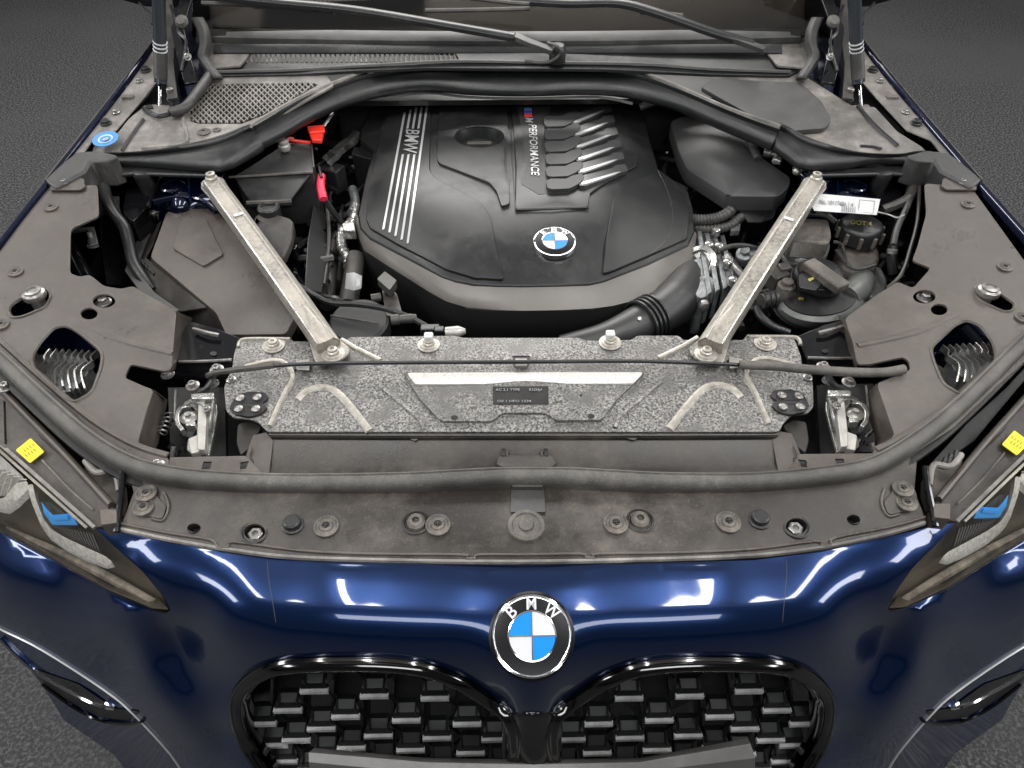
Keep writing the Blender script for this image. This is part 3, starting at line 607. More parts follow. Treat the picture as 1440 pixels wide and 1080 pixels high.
part('cover_lip', loft([e1, mid, b1], .003), 'coverlip', parent=ec, angle=50)
face = [v+Vector((0, .012, -.10)) for v in b1]; face2 = [v+Vector((0, .03, -.02)) for v in face]
part('cover_skirt', loft([b1, [v+Vector((0, .001, -.004)) for v in b1], face, face2], .003), 'plastic', parent=ec, angle=50)
lside = [(545, 140), (520, 156), (507, 182), (507, 198), (525, 212), (514, 250), (508, 280), (503, 303)]
part('cover_skirt', loft([[P(a, b, zE(a, b)-.006) for a, b in lside], [P(a, b, zE(a, b)-.006)+Vector((-.012, 0, -.09)) for a, b in lside]], .003), 'plastic', parent=ec)
rside = [(890, 148), (906, 160), (915, 200), (926, 238), (948, 254), (968, 270), (975, 295), (977, 325)]
part('cover_skirt', loft([[P(a, b, zE(a, b)-.006) for a, b in rside], [P(a, b, zE(a, b)-.006)+Vector((.012, 0, -.09)) for a, b in rside]], .003), 'plastic', parent=ec)
part('cover_block', prism(rnd([(498, 206), (528, 209), (522, 224), (494, 216)], 2), .800, .70, shrink=.05), 'cover', bevel=.002, parent=ec)
def raised(name, pts, h, mt='cover', r=4, bev=.002, grid=14, holes=()):
    return part(name, plate(rnd(pts, r), lambda a, b: zE(a, b)+h, h+.002, holes, grid=grid), mt, bevel=bev, parent=ec, angle=50)
hole2 = ell(674, 192, 35, 15, 32)
raised('raised_panel', [(618, 150), (705, 149), (714, 150), (717, 286), (705, 290), (698, 268), (688, 256), (617, 229), (614, 222)], .0045, holes=[hole2])
raised('raised_panel', [(536, 178), (552, 150), (606, 146), (604, 240), (612, 250), (678, 285), (690, 305), (708, 392), (668, 390), (628, 378), (560, 343), (520, 320), (514, 305), (530, 212)], .004)
raised('raised_panel', [(862, 284), (872, 264), (922, 243), (946, 262), (964, 280), (970, 300), (966, 335), (905, 362), (862, 380), (848, 384), (852, 340)], .004)
raised('inlay_panel', [(719, 143), (866, 143), (874, 160), (898, 224), (896, 233), (842, 262), (829, 271), (827, 291), (725, 294)], .0035)
part('fine_groove', ridge([(925, 240), (938, 268), (946, 300), (942, 326), (930, 345), (905, 362)], lambda a, b: zE(a, b)+.003, .002, .0012), 'seal', parent=ec)
for pts in ([(717, 145), (720, 220), (725, 294)], [(725, 295), (775, 294), (828, 292), (829, 272), (843, 262), (896, 233)]):
    part('panel_gap', ridge(pts, lambda a, b: zE(a, b)+.0032, .002, .0008, sm=0), 'black', parent=ec)
# filler recess
cy = P(674, 192, zE(674, 192)); q = [P(a, b, zE(a, b)+.004) for a, b in hole2]
q1 = [v+Vector((0, 0, -.012))+(cy-v)*.10 for v in q]; q2 = [v+Vector((0, 0, -.030))+(cy-v)*.16 for v in q]
part('filler_recess', loft([q, q1, q2], close=True), 'cover', parent=ec, angle=60)
part('filler_cap', lathe([(0, -.05), (.046, -.05), (.046, -.026), (.040, -.022), (0, -.022)], cy, n=28), 'plastic', parent=ec)
part('filler_cap_grip', box(cy+Vector((0, -.002, -.017)), (.050, .010, .014)), 'plastic2', bevel=.003, parent=ec)
# stripes and wordmark
T0 = [(569, 158), (577.3, 154.5), (585.3, 151), (593.3, 147.5), (601, 144)]; T1 = [(539, 322), (547.5, 326.5), (556, 331.5), (564.7, 336.5), (573.2, 341.5)]
zS1 = lambda a, b: zE(a, b)+.0044
def stripe(a, b):
    n = 10; rows = [[], []]
    pts = [(a[0]+(b[0]-a[0])*k/n, a[1]+(b[1]-a[1])*k/n) for k in range(n+1)]
    d = Vector((b[0]-a[0], b[1]-a[1])).normalized(); w_ = 1.55
    return loft([[P(x-w_, y+.4, zS1(x-w_, y)+.0006) for x, y in pts], [P(x+w_, y-.4, zS1(x+w_, y)+.0006) for x, y in pts]], .001)
for i in range(5):
    a, b = T0[i], T1[i]; at = lambda t: (a[0]+(b[0]-a[0])*t, a[1]+(b[1]-a[1])*t)
    if i in (0, 4): part('stripe', stripe(a, b), 'silver', parent=ec)
    else:
        ta = (180-a[1])/(b[1]-a[1]); tb = (217-a[1])/(b[1]-a[1])
        part('stripe', stripe(a, at(ta)), 'silver', parent=ec); part('stripe', stripe(at(tb), b), 'silver', parent=ec)
part('lettering', text_px('BMW', (571.5, 181), (-4.5, 33), (19, 1.5), zS1), 'silver', parent=ec)
# inlay: carbon plate, coloured stripes, lettering and six runners
zI = lambda a, b: zE(a, b)+.0040
part('carbon_plate', plate(rnd([(728, 146), (777, 146), (772, 160), (765, 164), (772, 254), (795, 262), (803, 268), (800, 271), (757, 273), (733, 258)], 2), zI, .002, grid=16), 'carbon', parent=ec)
for i, (k, y0) in enumerate((('mblue', 152), ('mviolet', 156), ('mred', 160))):
    part('colour_stripe', plate([(737+i*.1, y0), (747+i*.2, y0-.5), (748+i*.2, y0+3.4), (737.5+i*.1, y0+3.8)], lambda a, b: zI(a, b)+.001, .001), k, parent=ec)
part('lettering', text_px('M', (739, 165), (0, 8), (11, -.5), lambda a, b: zI(a, b)+.0005, shear=.25), 'silver', parent=ec)
part('lettering', text_px('PERFORMANCE', (743.5, 174), (4.0, 73), (11, -.6), lambda a, b: zI(a, b)+.0005, shear=.25), 'silver', parent=ec)
for i in range(6):
    t = i/5; y = 164+i*17.6; xo = i*1.2
    pts = [(764+xo*.6, y+2), (768+xo, y-1), (790+xo, y-1), (800+xo, y-6), (812+xo, y-8), (816+xo, y-4), (812+xo, y+3), (803+xo, y+9), (794+xo, y+13), (770+xo, y+14), (766+xo*.6, y+12)]
    part('runner', plate(rnd(pts, 2), lambda a, b: zI(a, b)+.0065, .007), 'carbon', bevel=.0015, parent=ec)
    a = (806+i*2.2, y+6.5-i*.3); b = (853+i*4.4, y-9.5-i*.3)
    part('runner_block', plate(rnd([(a[0]-4, a[1]-9), (a[0]+8, a[1]-12), (b[0]-12, b[1]-5), (b[0]-10, b[1]-9), (b[0]+5, b[1]-10), (b[0]+8, b[1]-1), (b[0]-6, b[1]+3), (b[0]-10, b[1]+6), (a[0]+6, a[1]+4), (a[0]-2, a[1]+4)], 1.5), lambda a_, b_: zI(a_, b_)+.005, .007), 'runner', bevel=.0015, parent=ec)
    part('runner_bar', plate(rnd([(a[0]+1, a[1]-.8), (a[0]+9, a[1]-3.2), (b[0]-9, b[1]+1), (b[0]-2, b[1]+.2), (b[0]-9, b[1]+3.6), (a[0]+9, a[1]+.6), (a[0]+1, a[1]+2.2)], .8), lambda a_, b_: zI(a_, b_)+.0058, .003), 'silver', parent=ec)
# round badges
def badge(name, c, nrm, rad, lab, h=.004):
    nrm = Vector(nrm).normalized(); xax = Vector((1, 0, 0)); yax = nrm.cross(xax).normalized()
    M_ = Matrix((xax, yax, nrm)).transposed()
    T = lambda x, y, z: Vector(c)+M_ @ Vector((x, y, z))
    def lt(prof, n=48):
        g_ = lathe(prof, n=n); return [T(*v) for v in g_[0]], g_[1]
    b = part(name, lt([(rad, -.006), (rad, h*.2), (rad*.99, h*.9), (rad*.955, h*.98), (rad*.945, h*.85), (rad*.93, h*.78)]), 'chrome', label=lab, angle=60)
    part('badge_disc', lt([(rad*.95, h*.74), (rad*.6, h*1.15), (0, h*1.2)]), 'badgeblack', parent=b, angle=60)
    part('badge_ring', lt([(rad*.605, h*1.0), (rad*.605, h*1.45), (rad*.575, h*1.5), (rad*.575, h*1.0)]), 'chrome', parent=b, angle=60)
    for k in range(4):
        a0 = k*math.pi/2+.015; a1 = (k+1)*math.pi/2-.015; arc = [(rad*.57*math.cos(a0+(a1-a0)*j/12), rad*.57*math.sin(a0+(a1-a0)*j/12)) for j in range(13)]
        o_ = (rad*.012*math.cos((a0+a1)/2)*1.4, rad*.012*math.sin((a0+a1)/2)*1.4)
        V = [T(o_[0], o_[1], h*1.42)]+[T(x, y, h*1.38) for x, y in arc]+[T(o_[0], o_[1], h*.9)]+[T(x, y, h*.9) for x, y in arc]; n = 14
        F = [tuple(range(n)), tuple(range(2*n-1, n-1, -1))]+[((i+1) % n, i, i+n, (i+1) % n+n) for i in range(n)]
        part('badge_quadrant', (V, F), 'badgeblue' if k in (1, 3) else 'badgewhite', parent=b)
    part('badge_cross', join(*[([T(*v) for v in g_[0]], g_[1]) for g_ in (box((0, 0, h*1.35), (rad*1.15, rad*.028, h*.4)), box((0, 0, h*1.35), (rad*.028, rad*1.15, h*.41)))]), 'chrome', parent=b)
    for ch, ang in (('B', 41), ('M', 0), ('W', -41)):
        g0 = text_geo(ch, lambda x, y, z: (x, y, z), .02, bold=.014); xs = [v[0] for v in g0[0]]; cx = (min(xs)+max(xs))/2; wd = max(xs)-min(xs)
        sc = rad*.30/.7; ca, sa = math.cos(R(ang)), math.sin(R(ang)); V = []
        for x, y, z in g0[0]:
            lx = (x-cx)*sc*(.95 if ch == 'B' else .85); ly = y*sc+rad*.625
            V.append(T(lx*ca-ly*sa, lx*sa+ly*ca, h*1.32+(h*.15 if z > 0 else -h*.3)-h*.7*((ly/rad)-.62)))
        part('badge_letter', (V, g0[1]), 'badgewhite', parent=b)
    return b
c = P(780, 341, zE(780, 341)+.001)
badge('round_badge', c, (0, -.13, 1), .0355, 'smaller round badge on the engine cover', .003)

# ================= radiator support panel
zR = tps([(330, 480, .826), (1120, 474, .826), (740, 474, .828), (740, 510, .826), (330, 515, .824), (1120, 515, .824), (740, 607, .806), (375, 607, .806), (1097, 607, .806), (345, 560, .812), (1115, 556, .812)])
RP = [(326, 522), (329, 498), (334, 482), (346, 475), (409, 474), (411, 480), (484, 480), (492, 474), (640, 472), (652, 475), (815, 475), (822, 479), (888, 478), (896, 472), (955, 472), (960, 478), (1046, 478), (1050, 470), (1104, 471), (1118, 478), (1127, 503), (1128, 522), (1138, 526), (1143, 540), (1144, 572), (1136, 581), (1113, 583), (1100, 597), (1096, 607), (376, 607), (364, 594), (352, 589), (328, 587), (318, 578), (315, 545), (320, 530)]
rp = part('radiator_support', plate(rnd(RP, 4), zR, .003, [rnd([(721, 500), (745, 500), (745, 513), (741, 519), (725, 519), (721, 513)], 2)], grid=24), 'alu', bevel=.001, label='speckled bare aluminium panel above the radiator')
part('panel_edge', loft([pl3([(376, 606), (740, 607), (1096, 606)], zR), pl3([(379, 608), (740, 609), (1093, 608)], .798)], .002), 'alu', parent=rp)
emb = lambda pts, wd, h, mt='bracelite', sm=4, z=zR: part('embossed_rib', ridge(pts, z, wd, h, sm=sm), mt, parent=rp)
part('embossed_field', plate(rnd([(566, 521), (908, 521), (900, 531), (868, 560), (846, 590), (782, 591), (768, 580), (706, 580), (692, 592), (620, 592), (590, 560)], 6), lambda a, b: zR(a, b)+.0040, .006, grid=16), 'alu', bevel=.0022, parent=rp)
part('embossed_band', plate(rnd([(572, 524), (905, 523), (890, 539), (584, 540)], 4), lambda a, b: zR(a, b)+.0062, .004, grid=12), 'bandlite', bevel=.0015, parent=rp)
for mm in (ID, lambda a, b: (1461-a, b-3)):
    f = lambda pts: [mm(*q) for q in pts]
    emb(f([(418, 562), (432, 549), (455, 544), (475, 552), (500, 580), (520, 606)]), .012, .0030)
    emb(f([(380, 600), (400, 555), (412, 532), (405, 515), (385, 508), (345, 517)]), .009, .0045)
    emb(f([(480, 478), (500, 490), (535, 507)]), .009, .0035, sm=0)
    emb(f([(335, 488), (338, 480), (350, 477), (408, 477)]), .006, .003)
    emb(f([(530, 540), (590, 590), (596, 604)]), .006, .0025, 'alu', 0)
    cl_ = rnd(f([(326, 566), (332, 556), (350, 550), (374, 552), (377, 560), (368, 566), (376, 572), (366, 582), (350, 586), (330, 582), (322, 574)]), 3)
    k = part('push_clip', plate(cl_, lambda a, b: zR(a, b)+.004, .004), 'rubber', bevel=.001, parent=rp)
    for q in ((338, 561), (362, 560), (336, 576), (360, 576)):
        a, b = mm(*q); part('clip_tooth', lathe([(0, 0), (.006, 0), (.006, .003), (.003, .004), (0, .002)], P(a, b, zR(a, b)+.0042), n=12), 'steel', parent=rp)
    for q in ((350, 566), (350, 571)):
        a, b = mm(*q); part('clip_slot', rbox(P(a, b, zR(a, b)+.0045), (.014, .002, .001)), 'black', parent=rp)
    for q in ((385, 486), (603, 485)): inst('bolt', BIGB, P(*mm(*q), zR(*mm(*q))), rp, (.85, .85, .5))
    inst('bolt', HEX, P(*mm(325, 534), zR(*mm(325, 534))), rp, .6)
    a, b = mm(603, 476); part('edge_clip', rbox(P(a, b, zR(a, b)+.006), (.013, .012, .016)), 'white', bevel=.002, parent=rp)
    a, b = mm(426, 514); part('cable_clip', sweep([P(a, b-7, zR(a, b)+.005), P(a, b, zR(a, b)+.010), P(a, b+6, zR(a, b)+.005)], [(-.009, -.001), (-.009, .001), (.009, .001), (.009, -.001)]), 'offwhite', parent=rp)
    a, b = mm(416, 514)
    for dx in (-10, 10):
        aa, bb = mm(426+dx, 515); part('clip_slot', rbox(P(aa, bb, zR(aa, bb)+.0015), (.003, .014, .002)), 'black', parent=rp)
part('centre_tab', sweep([P(733, 505, .829), P(733, 509, .834), P(733, 514, .830)], [(-.008, -.001), (-.008, .001), (.008, .001), (.008, -.001)]), 'bracelite', parent=rp)
part('recess_floor', plate([(715, 495), (752, 495), (752, 523), (715, 523)], .80, .002), 'black', parent=rp)
part('recess_floor', plate([(625, 580), (848, 580), (848, 595), (625, 595)], .79, .002), 'black', parent=rp)
lb = part('rating_label', plate([(693, 543.5), (771, 543), (771.5, 568), (693.5, 568.5)], lambda a, b: zR(a, b)+.0052, .0008), 'black', parent=rp)
zlb = lambda a, b: zR(a, b)+.0053
part('label_print', join(text_px('AC 2.1 TYPE', (697, 549.5), (34, 0), (0, -3.4), zlb, .0003), text_px('R1234yf', (744, 549.5), (18, 0), (0, -3.4), zlb, .0003), text_px('Oil 1 HFO 1234', (699, 565.5), (48, 0), (0, -3.2), zlb, .0003)), 'inkgrey', parent=rp)
for xx, yy in ((639, 587), (831, 585)): part('drain_hole', plate(ell(xx, yy, 5, 3.2, 16), lambda a, b: zR(a, b)+.0044, .001), 'black', parent=rp)
part('speck', plate(ell(817, 556, 2.2, 1.8, 8), lambda a, b: zR(a, b)+.0042, .001), 'black', parent=rp)
# release cable lying along the panel
part('release_cable', ptube([(1040, 513, .833), (900, 508, .836), (733, 509, .838), (560, 510, .836), (430, 512, .836), (360, 517, .838), (300, 525, .838)], .0028, 8), 'rubber')
part('cable_sleeve', ptube([(385, 514, .838), (340, 519, .839), (305, 524, .838), (292, 528, .83)], .0042, 8), 'plastic2')
part('cable_sleeve', ptube([(1040, 513, .836), (1090, 515, .839), (1132, 519, .842), (1190, 523, .848), (1240, 524, .853), (1272, 519, .856)], .0065, 10), 'seal')

# ================= strut braces
def brace(name, a, b, za, zb, wd, lab, marks):
    A, B = P(*a, za), P(*b, zb); n = 14; path = [A+(B-A)*k/n+Vector((0, 0, .004*math.sin(math.pi*k/n))) for k in range(n+1)]
    h = .011; f = -1 if a[0] < 720 else 1                   # the broad bevel lies on the outer side
    q = lambda pr: [(f*u, v) for u, v in pr]
    br = part(name, sweep(path, q([(wd*1.0, -h), (wd*1.0, -h*.1), (wd*.50, h*.92), (wd*.42, h), (wd*.25, h*.86), (-wd*.70, h*.86), (-wd*.78, h*1.02), (-wd*.92, h*.95), (-wd, h*.5), (-wd, -h)])), 'brace', label=lab, angle=25)
    part('brace_edge', sweep(path, q([(wd*1.02, -h*.6), (wd*1.02, -h*.08), (wd*.52, h*.95), (wd*.42, h*1.03), (wd*.42, h*.5)])), 'bracelite', parent=br, angle=30)
    part('brace_edge', sweep(path, q([(-wd*.74, h*.9), (-wd*.78, h*1.06), (-wd*.90, h*1.0), (-wd*.94, h*.8)])), 'zinc', parent=br)
    for t in (.80, .86, .92, 1.0):                         # the pressed swage at the lower end
        pass
    sw = [A+(B-A)*t_+Vector((0, 0, .002)) for t_ in (.80, .86, .93, 1.0)]
    part('swage', sweep(sw, [[(-.001, h*.8), (0, h*.95), (.001, h*.8)], [(-.006, h*.8), (0, h*1.1), (.006, h*.8)], [(-.011, h*.75), (0, h*1.15), (.011, h*.75)], [(-.015, h*.3), (0, h*.7), (.015, h*.3)]]), 'brace', parent=br, angle=60)
    d = (B-A).normalized(); sd = d.cross(Vector((0, 0, 1))).normalized()
    for E, r_, sgn in ((A, .021, -1), (B, .026, 1)):
        pts = [E+d*sgn*(.008+r_*.6*math.cos(t))+sd*r_*math.sin(t) for t in [math.pi*k/8-math.pi/2 for k in range(9)]]
        pts = [E-d*sgn*.03+sd*wd*-1]+pts+[E-d*sgn*.03+sd*wd]; n2 = len(pts)
        zz = -.004 if sgn < 0 else -.010
        V = [p+Vector((0, 0, zz)) for p in pts]+[p+Vector((0, 0, zz-.005)) for p in pts]
        part('brace_end', (V, [tuple(range(n2)), tuple(range(2*n2-1, n2-1, -1))]+[((i+1) % n2, i, i+n2, (i+1) % n2+n2) for i in range(n2)]), 'brace', bevel=.0015, parent=br)
    inst('bolt', BIGB, A+Vector((0, 0, -.002))+d*-.006, br, (1, 1, 1))
    inst('bolt', BIGB, B+Vector((0, 0, -.008))+d*.012, br, (.85, .85, .6))
    for t, mt, L in marks:
        p = A+(B-A)*t+Vector((0, 0, h*.86+.0050)); V = [p+d*x*L+sd*y*.008 for x, y in ((-1, -1), (1, -1), (1, 1), (-1, 1))]
        part('paint_mark', (V+[v-Vector((0, 0, .001)) for v in V], [(0, 1, 2, 3), (7, 6, 5, 4), (0, 4, 5, 1), (1, 5, 6, 2), (2, 6, 7, 3), (3, 7, 4, 0)]), mt, parent=br)
brace('strut_brace', (301, 259), (462, 485), .885, .842, .0175, 'dusty aluminium strut brace on the left, from tower to radiator panel', [(.27, 'white', .003)])
brace('strut_brace', (1144, 259), (999, 485), .885, .842, .018, 'dusty aluminium strut brace on the right, from tower to radiator panel', [(.30, 'white', .003)])

# ================= left side of the bay: filter box, fuse box, pipes
zA = tps([(236, 296, .838), (303, 294, .842), (212, 360, .826), (290, 428, .818), (372, 392, .835), (356, 440, .818), (400, 470, .800), (330, 470, .800)])
ab = part('air_filter_box', plate(rnd([(211, 362), (234, 299), (243, 294), (302, 293), (345, 345), (378, 390), (388, 415), (416, 442), (402, 470), (318, 471), (304, 440), (290, 428)], 6), zA, .02, grid=20), 'trim', bevel=.004, label='grey brown air filter box beside the left strut brace')
part('box_wall', loft([pl3([(211, 362), (250, 395), (290, 427), (310, 436), (315, 462)], lambda a, b: zA(a, b)-.004), pl3([(214, 380), (235, 420), (252, 440), (290, 465), (313, 474)], .765)], .003), 'plastic2', parent=ab, angle=50)
part('embossed_shape', plate(rnd([(256, 306), (289, 306), (300, 330), (314, 357), (286, 374), (243, 349)], 3), lambda a, b: zA(a, b)+.0035, .006, grid=10), 'trim', bevel=.003, parent=ab)
part('box_flange', sweep(pl3([(232, 292), (222, 302), (205, 340), (189, 380), (215, 415), (250, 440)], .80), [(-.004, -.012), (-.004, .004), (.014, .004), (.014, .000), (.0, -.002), (.0, -.012)]), 'cowldark', parent=ab, bevel=.001)
part('box_side', loft([pl3([(232, 296), (215, 345), (205, 362), (252, 402), (290, 432)], .812), pl3([(222, 304), (206, 345), (192, 380), (218, 414), (250, 438)], .79)], .002), 'plastic2', parent=ab)
for k in range(4): part('box_rib', rbox(P(203+k*4, 372+k*4, .803), (.004, .018, .01), .6), 'black', parent=ab)
part('box_clip', join(rbox(P(217, 302, .812), (.014, .02, .012)), lathe([(0, 0), (.006, 0), (.006, .005), (0, .006)], P(216, 301, .82), n=8)), 'zinc', bevel=.001, parent=ab)
part('box_corner', prism([(226, 286), (300, 288), (300, 296), (236, 298), (228, 303), (219, 302)], .822, .79), 'plastic2', bevel=.002, parent=ab)
part('duct_opening', prism(rnd([(362, 400), (372, 394), (398, 398), (412, 432), (395, 430), (368, 415)], 4), .815, .76), 'black')
sn = part('intake_snorkel', plate(rnd([(358, 302), (372, 296), (408, 306), (413, 312), (410, 335), (398, 362), (388, 366), (350, 330)], 6), tps([(358, 302, .835), (408, 306, .83), (410, 335, .82), (390, 365, .80), (350, 330, .82)]), .02, grid=14), 'plastic2', bevel=.004)
part('round_cap', lathe([(0, -.02), (.0195, -.02), (.0195, .004), (.017, .007), (.013, .007), (.012, .003), (0, .003)], P(378, 294, .838), n=28), 'rubber', parent=sn)
fb = part('fuse_box', prism(rnd([(330, 247), (346, 238), (403, 201), (437, 202), (441, 241)], 3), .866, .76), 'plastic', bevel=.003, label='black fuse box behind the left strut brace')
part('box_front', loft([pl3([(330, 250), (437, 244)], .862), pl3([(332, 253), (434, 247)], .862), pl3([(352, 283), (408, 281)], .842), pl3([(350, 288), (410, 286)], .842), pl3([(352, 292), (408, 290)], .80)], .003), 'rubber', parent=fb, bevel=.0015)
part('box_edge', ridge([(347, 285.5), (410, 283)], .844, .006, .004, sm=0), 'seal', parent=fb)
part('box_edge', ridge([(322, 249), (440, 242)], .866, .004, .002, sm=0), 'seal', parent=fb)
part('box_edge', ridge([(438, 203), (441, 236)], .868, .004, .002, sm=0), 'cowldark', parent=fb)
part('white_stud', lathe([(0, 0), (.009, 0), (.011, .004), (.011, .010), (.009, .012), (.010, .018), (.006, .02), (0, .02)], P(401, 211, .87), n=16), 'offwhite', parent=fb)
part('dark_panel', loft([pl3([(440, 240), (440, 290), (432, 340), (428, 405)], .80), pl3([(445, 240), (457, 300), (460, 350), (452, 410)], .775)], .006), 'plastic', bevel=.002, angle=50)
part('panel_pipe', ptube([(457, 270, .80), (462, 310, .79), (462, 350, .775), (455, 400, .765)], .0035, 8), 'plastic2')
rc = part('jump_terminal_cap', join(prism(rnd([(431, 177), (455, 175), (457, 184), (434, 186)], 2), .885, .879), prism(rnd([(434, 185), (455, 184), (452, 197), (438, 196)], 2), .880, .872)), 'red', bevel=.002, label='red cap over the jump start terminal')
part('cap_strap', join(sweep(pl3([(405, 197), (420, 199), (436, 201)], .872), [(-.0035, -.0015), (-.0035, .0015), (.0035, .0015), (.0035, -.0015)]), lathe([(0, 0), (.007, 0), (.007, .003), (0, .003)], P(409, 197, .871), n=12)), 'red', parent=rc)
part('pink_connector', tube(pl3([(452, 247, .845), (451, 262, .842), (455, 280, .835)], None), .0075, 8, 3, .8), 'pink', label='bright pink connector sleeve')
part('wire', ptube([(449, 235, .85), (452, 250, .85)], .003, 6), 'rubber'); part('wire', ptube([(456, 280, .83), (470, 300, .80), (480, 312, .78)], .006, 8), 'rubber')
part('wire', ptube([(455, 178, .88), (462, 168, .885), (468, 160, .885)], .003, 6), 'steel')
# heat shield foil
fo = []
for i in range(9):
    t = i/8; x = 460+t*46; y = 228-t*42
    fo.append([P(x-7+random.uniform(-2, 2), y-5+random.uniform(-2, 2), .80+random.uniform(-.004, .008)), P(x, y, .815+random.uniform(-.008, .008)), P(x+5+random.uniform(-2, 2), y+6+random.uniform(-2, 2), .80+random.uniform(-.006, .006))])
part('heat_shield', loft(fo, .001), 'zinc', angle=10)
part('silver_pipe', ptube([(500, 292, .78), (496, 310, .78), (482, 325, .775), (480, 345, .765), (488, 362, .75), (490, 378, .735)], lambda t: .011-.003*abs(math.sin(t*40)), 12, 6), 'zinc')
part('silver_pipe', ptube([(496, 266, .78), (500, 285, .78), (495, 300, .78)], .009, 10), 'cast')
part('silver_bracket', prism([(480, 314), (498, 311), (500, 324), (482, 324)], .79, .77), 'zinc', bevel=.002)
for q, r_ in (([(470, 330, .74), (465, 370, .73), (460, 430, .72)], .013), ([(500, 360, .75), (497, 385, .74), (489, 430, .73)], .017), ([(478, 350, .72), (475, 400, .71)], .012)):
    part('coolant_hose', ptube(q, r_, 14), 'plastic2')
part('pipe_label', loft([[P(487, 384, .768), P(498, 383, .778), (P(509, 388, .768))], [P(485, 405, .762), P(497, 408, .772), P(508, 405, .762)]], .001), 'white', angle=60)
part('pump_cover', lathe([(0, -.03), (.048, -.03), (.048, 0), (.044, .004), (0, .004)], P(505, 452, .76), (0, -.15, 1), n=36), 'plastic')
part('cover_line', ridge([(465, 444), (532, 455)], .768, .003, .002, sm=0), 'seal')
part('lifting_lever', join(prism(rnd([(530, 392), (541, 381), (558, 394), (548, 408)], 2), .79, .775), prism(rnd([(537, 408), (545, 404), (558, 412), (567, 444), (543, 444)], 3), .765, .75)), 'plastic2', bevel=.002)
part('lever_eye', lathe([(.0, -.001), (.008, -.001), (.008, .003), (0, .003)], P(548, 412, .767), n=14), 'black')
part('small_bottle', tube(pl3([(522, 420, .76), (536, 418, .76)], None), .008, 10, 0), 'plastic2')
part('vent_hose', ptube([(420, 402, .80), (440, 414, .79), (465, 426, .785), (500, 428, .785), (540, 434, .785), (575, 446, .785), (605, 462, .78)], .0048, 8), 'rubber')
part('hose_joint', lathe([(0, 0), (.009, 0), (.009, .012), (.007, .014), (.008, .03), (.006, .04), (0, .04)], P(550, 450, .785), (1, .1, .0), n=12), 'plastic2')
part('white_nozzle', lathe([(0, 0), (.009, 0), (.009, .02), (.004, .03), (0, .03)], P(627, 468, .80), (1, 0, .1), n=12), 'offwhite')
part('connector', join(rbox(P(605, 464, .79), (.03, .014, .014)), rbox(P(618, 467, .795), (.016, .012, .016))), 'rubber', bevel=.002)
for i in range(70):      # wiring and small dark hardware in the gaps
    x, y = random.choice([(random.uniform(395, 500), random.uniform(160, 260)), (random.uniform(440, 500), random.uniform(230, 330)), (random.uniform(420, 470), random.uniform(330, 420))])
    z = .74+random.uniform(-.03, .03); a = random.uniform(0, 6.3)
    pts = [(x+math.cos(a)*t*30+random.uniform(-6, 6), y+math.sin(a)*t*18+random.uniform(-4, 4), z+random.uniform(-.02, .02)) for t in (-1, -.3, .3, 1)]
    part('wire', ptube(pts, random.uniform(.003, .007), 6, 4), random.choice(['rubber', 'black', 'gloss', 'plastic', 'rubber', 'plastic2', 'cowldark']))
for x, y, s in ((470, 180, .03), (488, 170, .02), (430, 225, .03), (470, 250, .04), (410, 340, .02), (415, 362, .018)):
    part('dark_connector', rbox(P(x, y, .77), (s, s*.8, .05), random.uniform(-.5, .5)), random.choice(['rubber', 'gloss', 'plastic']), bevel=.003)
part('tower_hose', ptube([(146, 262, .87), (150, 280, .86), (160, 300, .85), (175, 320, .84), (182, 345, .825), (190, 375, .81), (215, 410, .79)], .010, 12), 'rubber')
part('tower_hose', ptube([(150, 270, .85), (165, 292, .83), (170, 320, .81)], .004, 8), 'cowldark')
part('wheelhouse_panel', loft([pl3([(140, 262), (140, 330), (150, 400)], .80), pl3([(190, 262), (190, 340), (200, 400)], .74)], .002), 'gloss')
part('bracket_stud', lathe([(0, 0), (.009, 0), (.009, .004), (.006, .005), (.006, .012), (.004, .013), (.004, .024), (0, .024)], P(131, 347, .83), (0, .3, 1), n=12), 'zinc')
part('bracket_arm', sweep(pl3([(102, 325), (128, 322), (133, 345)], .845), [(-.006, -.002), (-.006, .002), (.006, .002), (.006, -.002)]), 'cowldark', bevel=.001)

# ================= right side of the bay
zB = tps([(940, 170, .845), (1000, 158, .852), (1050, 180, .86), (1110, 245, .858), (1095, 275, .848), (1025, 275, .835), (960, 235, .825), (1000, 210, .86), (1040, 240, .862)])
ib = part('intake_silencer', plate(rnd([(942, 171), (960, 163), (1005, 160), (1042, 178), (1062, 215), (1098, 240), (1112, 250), (1110, 262), (1094, 276), (1026, 276), (966, 238), (955, 215)], 6), zB, .03, grid=16), 'plastic', bevel=.006, label='black rounded intake silencer behind the right strut brace', angle=60)
part('silencer_wall', loft([pl3([(1022, 273), (1060, 275), (1096, 274)], .838), pl3([(1030, 282), (1060, 281), (1097, 280)], .82), pl3([(1052, 312), (1070, 312), (1088, 306)], .79)], .003), 'plastic', parent=ib, bevel=.002)
part('silencer_wall', loft([pl3([(955, 218), (968, 242), (1026, 279)], .822), pl3([(955, 230), (968, 252), (1024, 290)], .79)], .003), 'plastic', parent=ib)
part('breather_hose', ptube([(900, 151, .87), (920, 144, .88), (950, 142, .885), (985, 149, .885), (1020, 163, .885), (1045, 182, .88), (1058, 205, .875), (1066, 224, .868)], .0075, 12), 'cowldark')
part('hose_fitting', join(lathe([(0, 0), (.010, 0), (.010, .012), (.008, .014), (.008, .02), (.011, .022), (.011, .03), (0, .032)], P(1074, 213, .87), (.9, -.35, -.1), n=14)), 'steel')
part('hose_fitting', lathe([(0, 0), (.007, 0), (.009, .004), (.006, .014), (0, .016)], P(1088, 224, .872), (.7, -.6, 0), n=10), 'zinc')
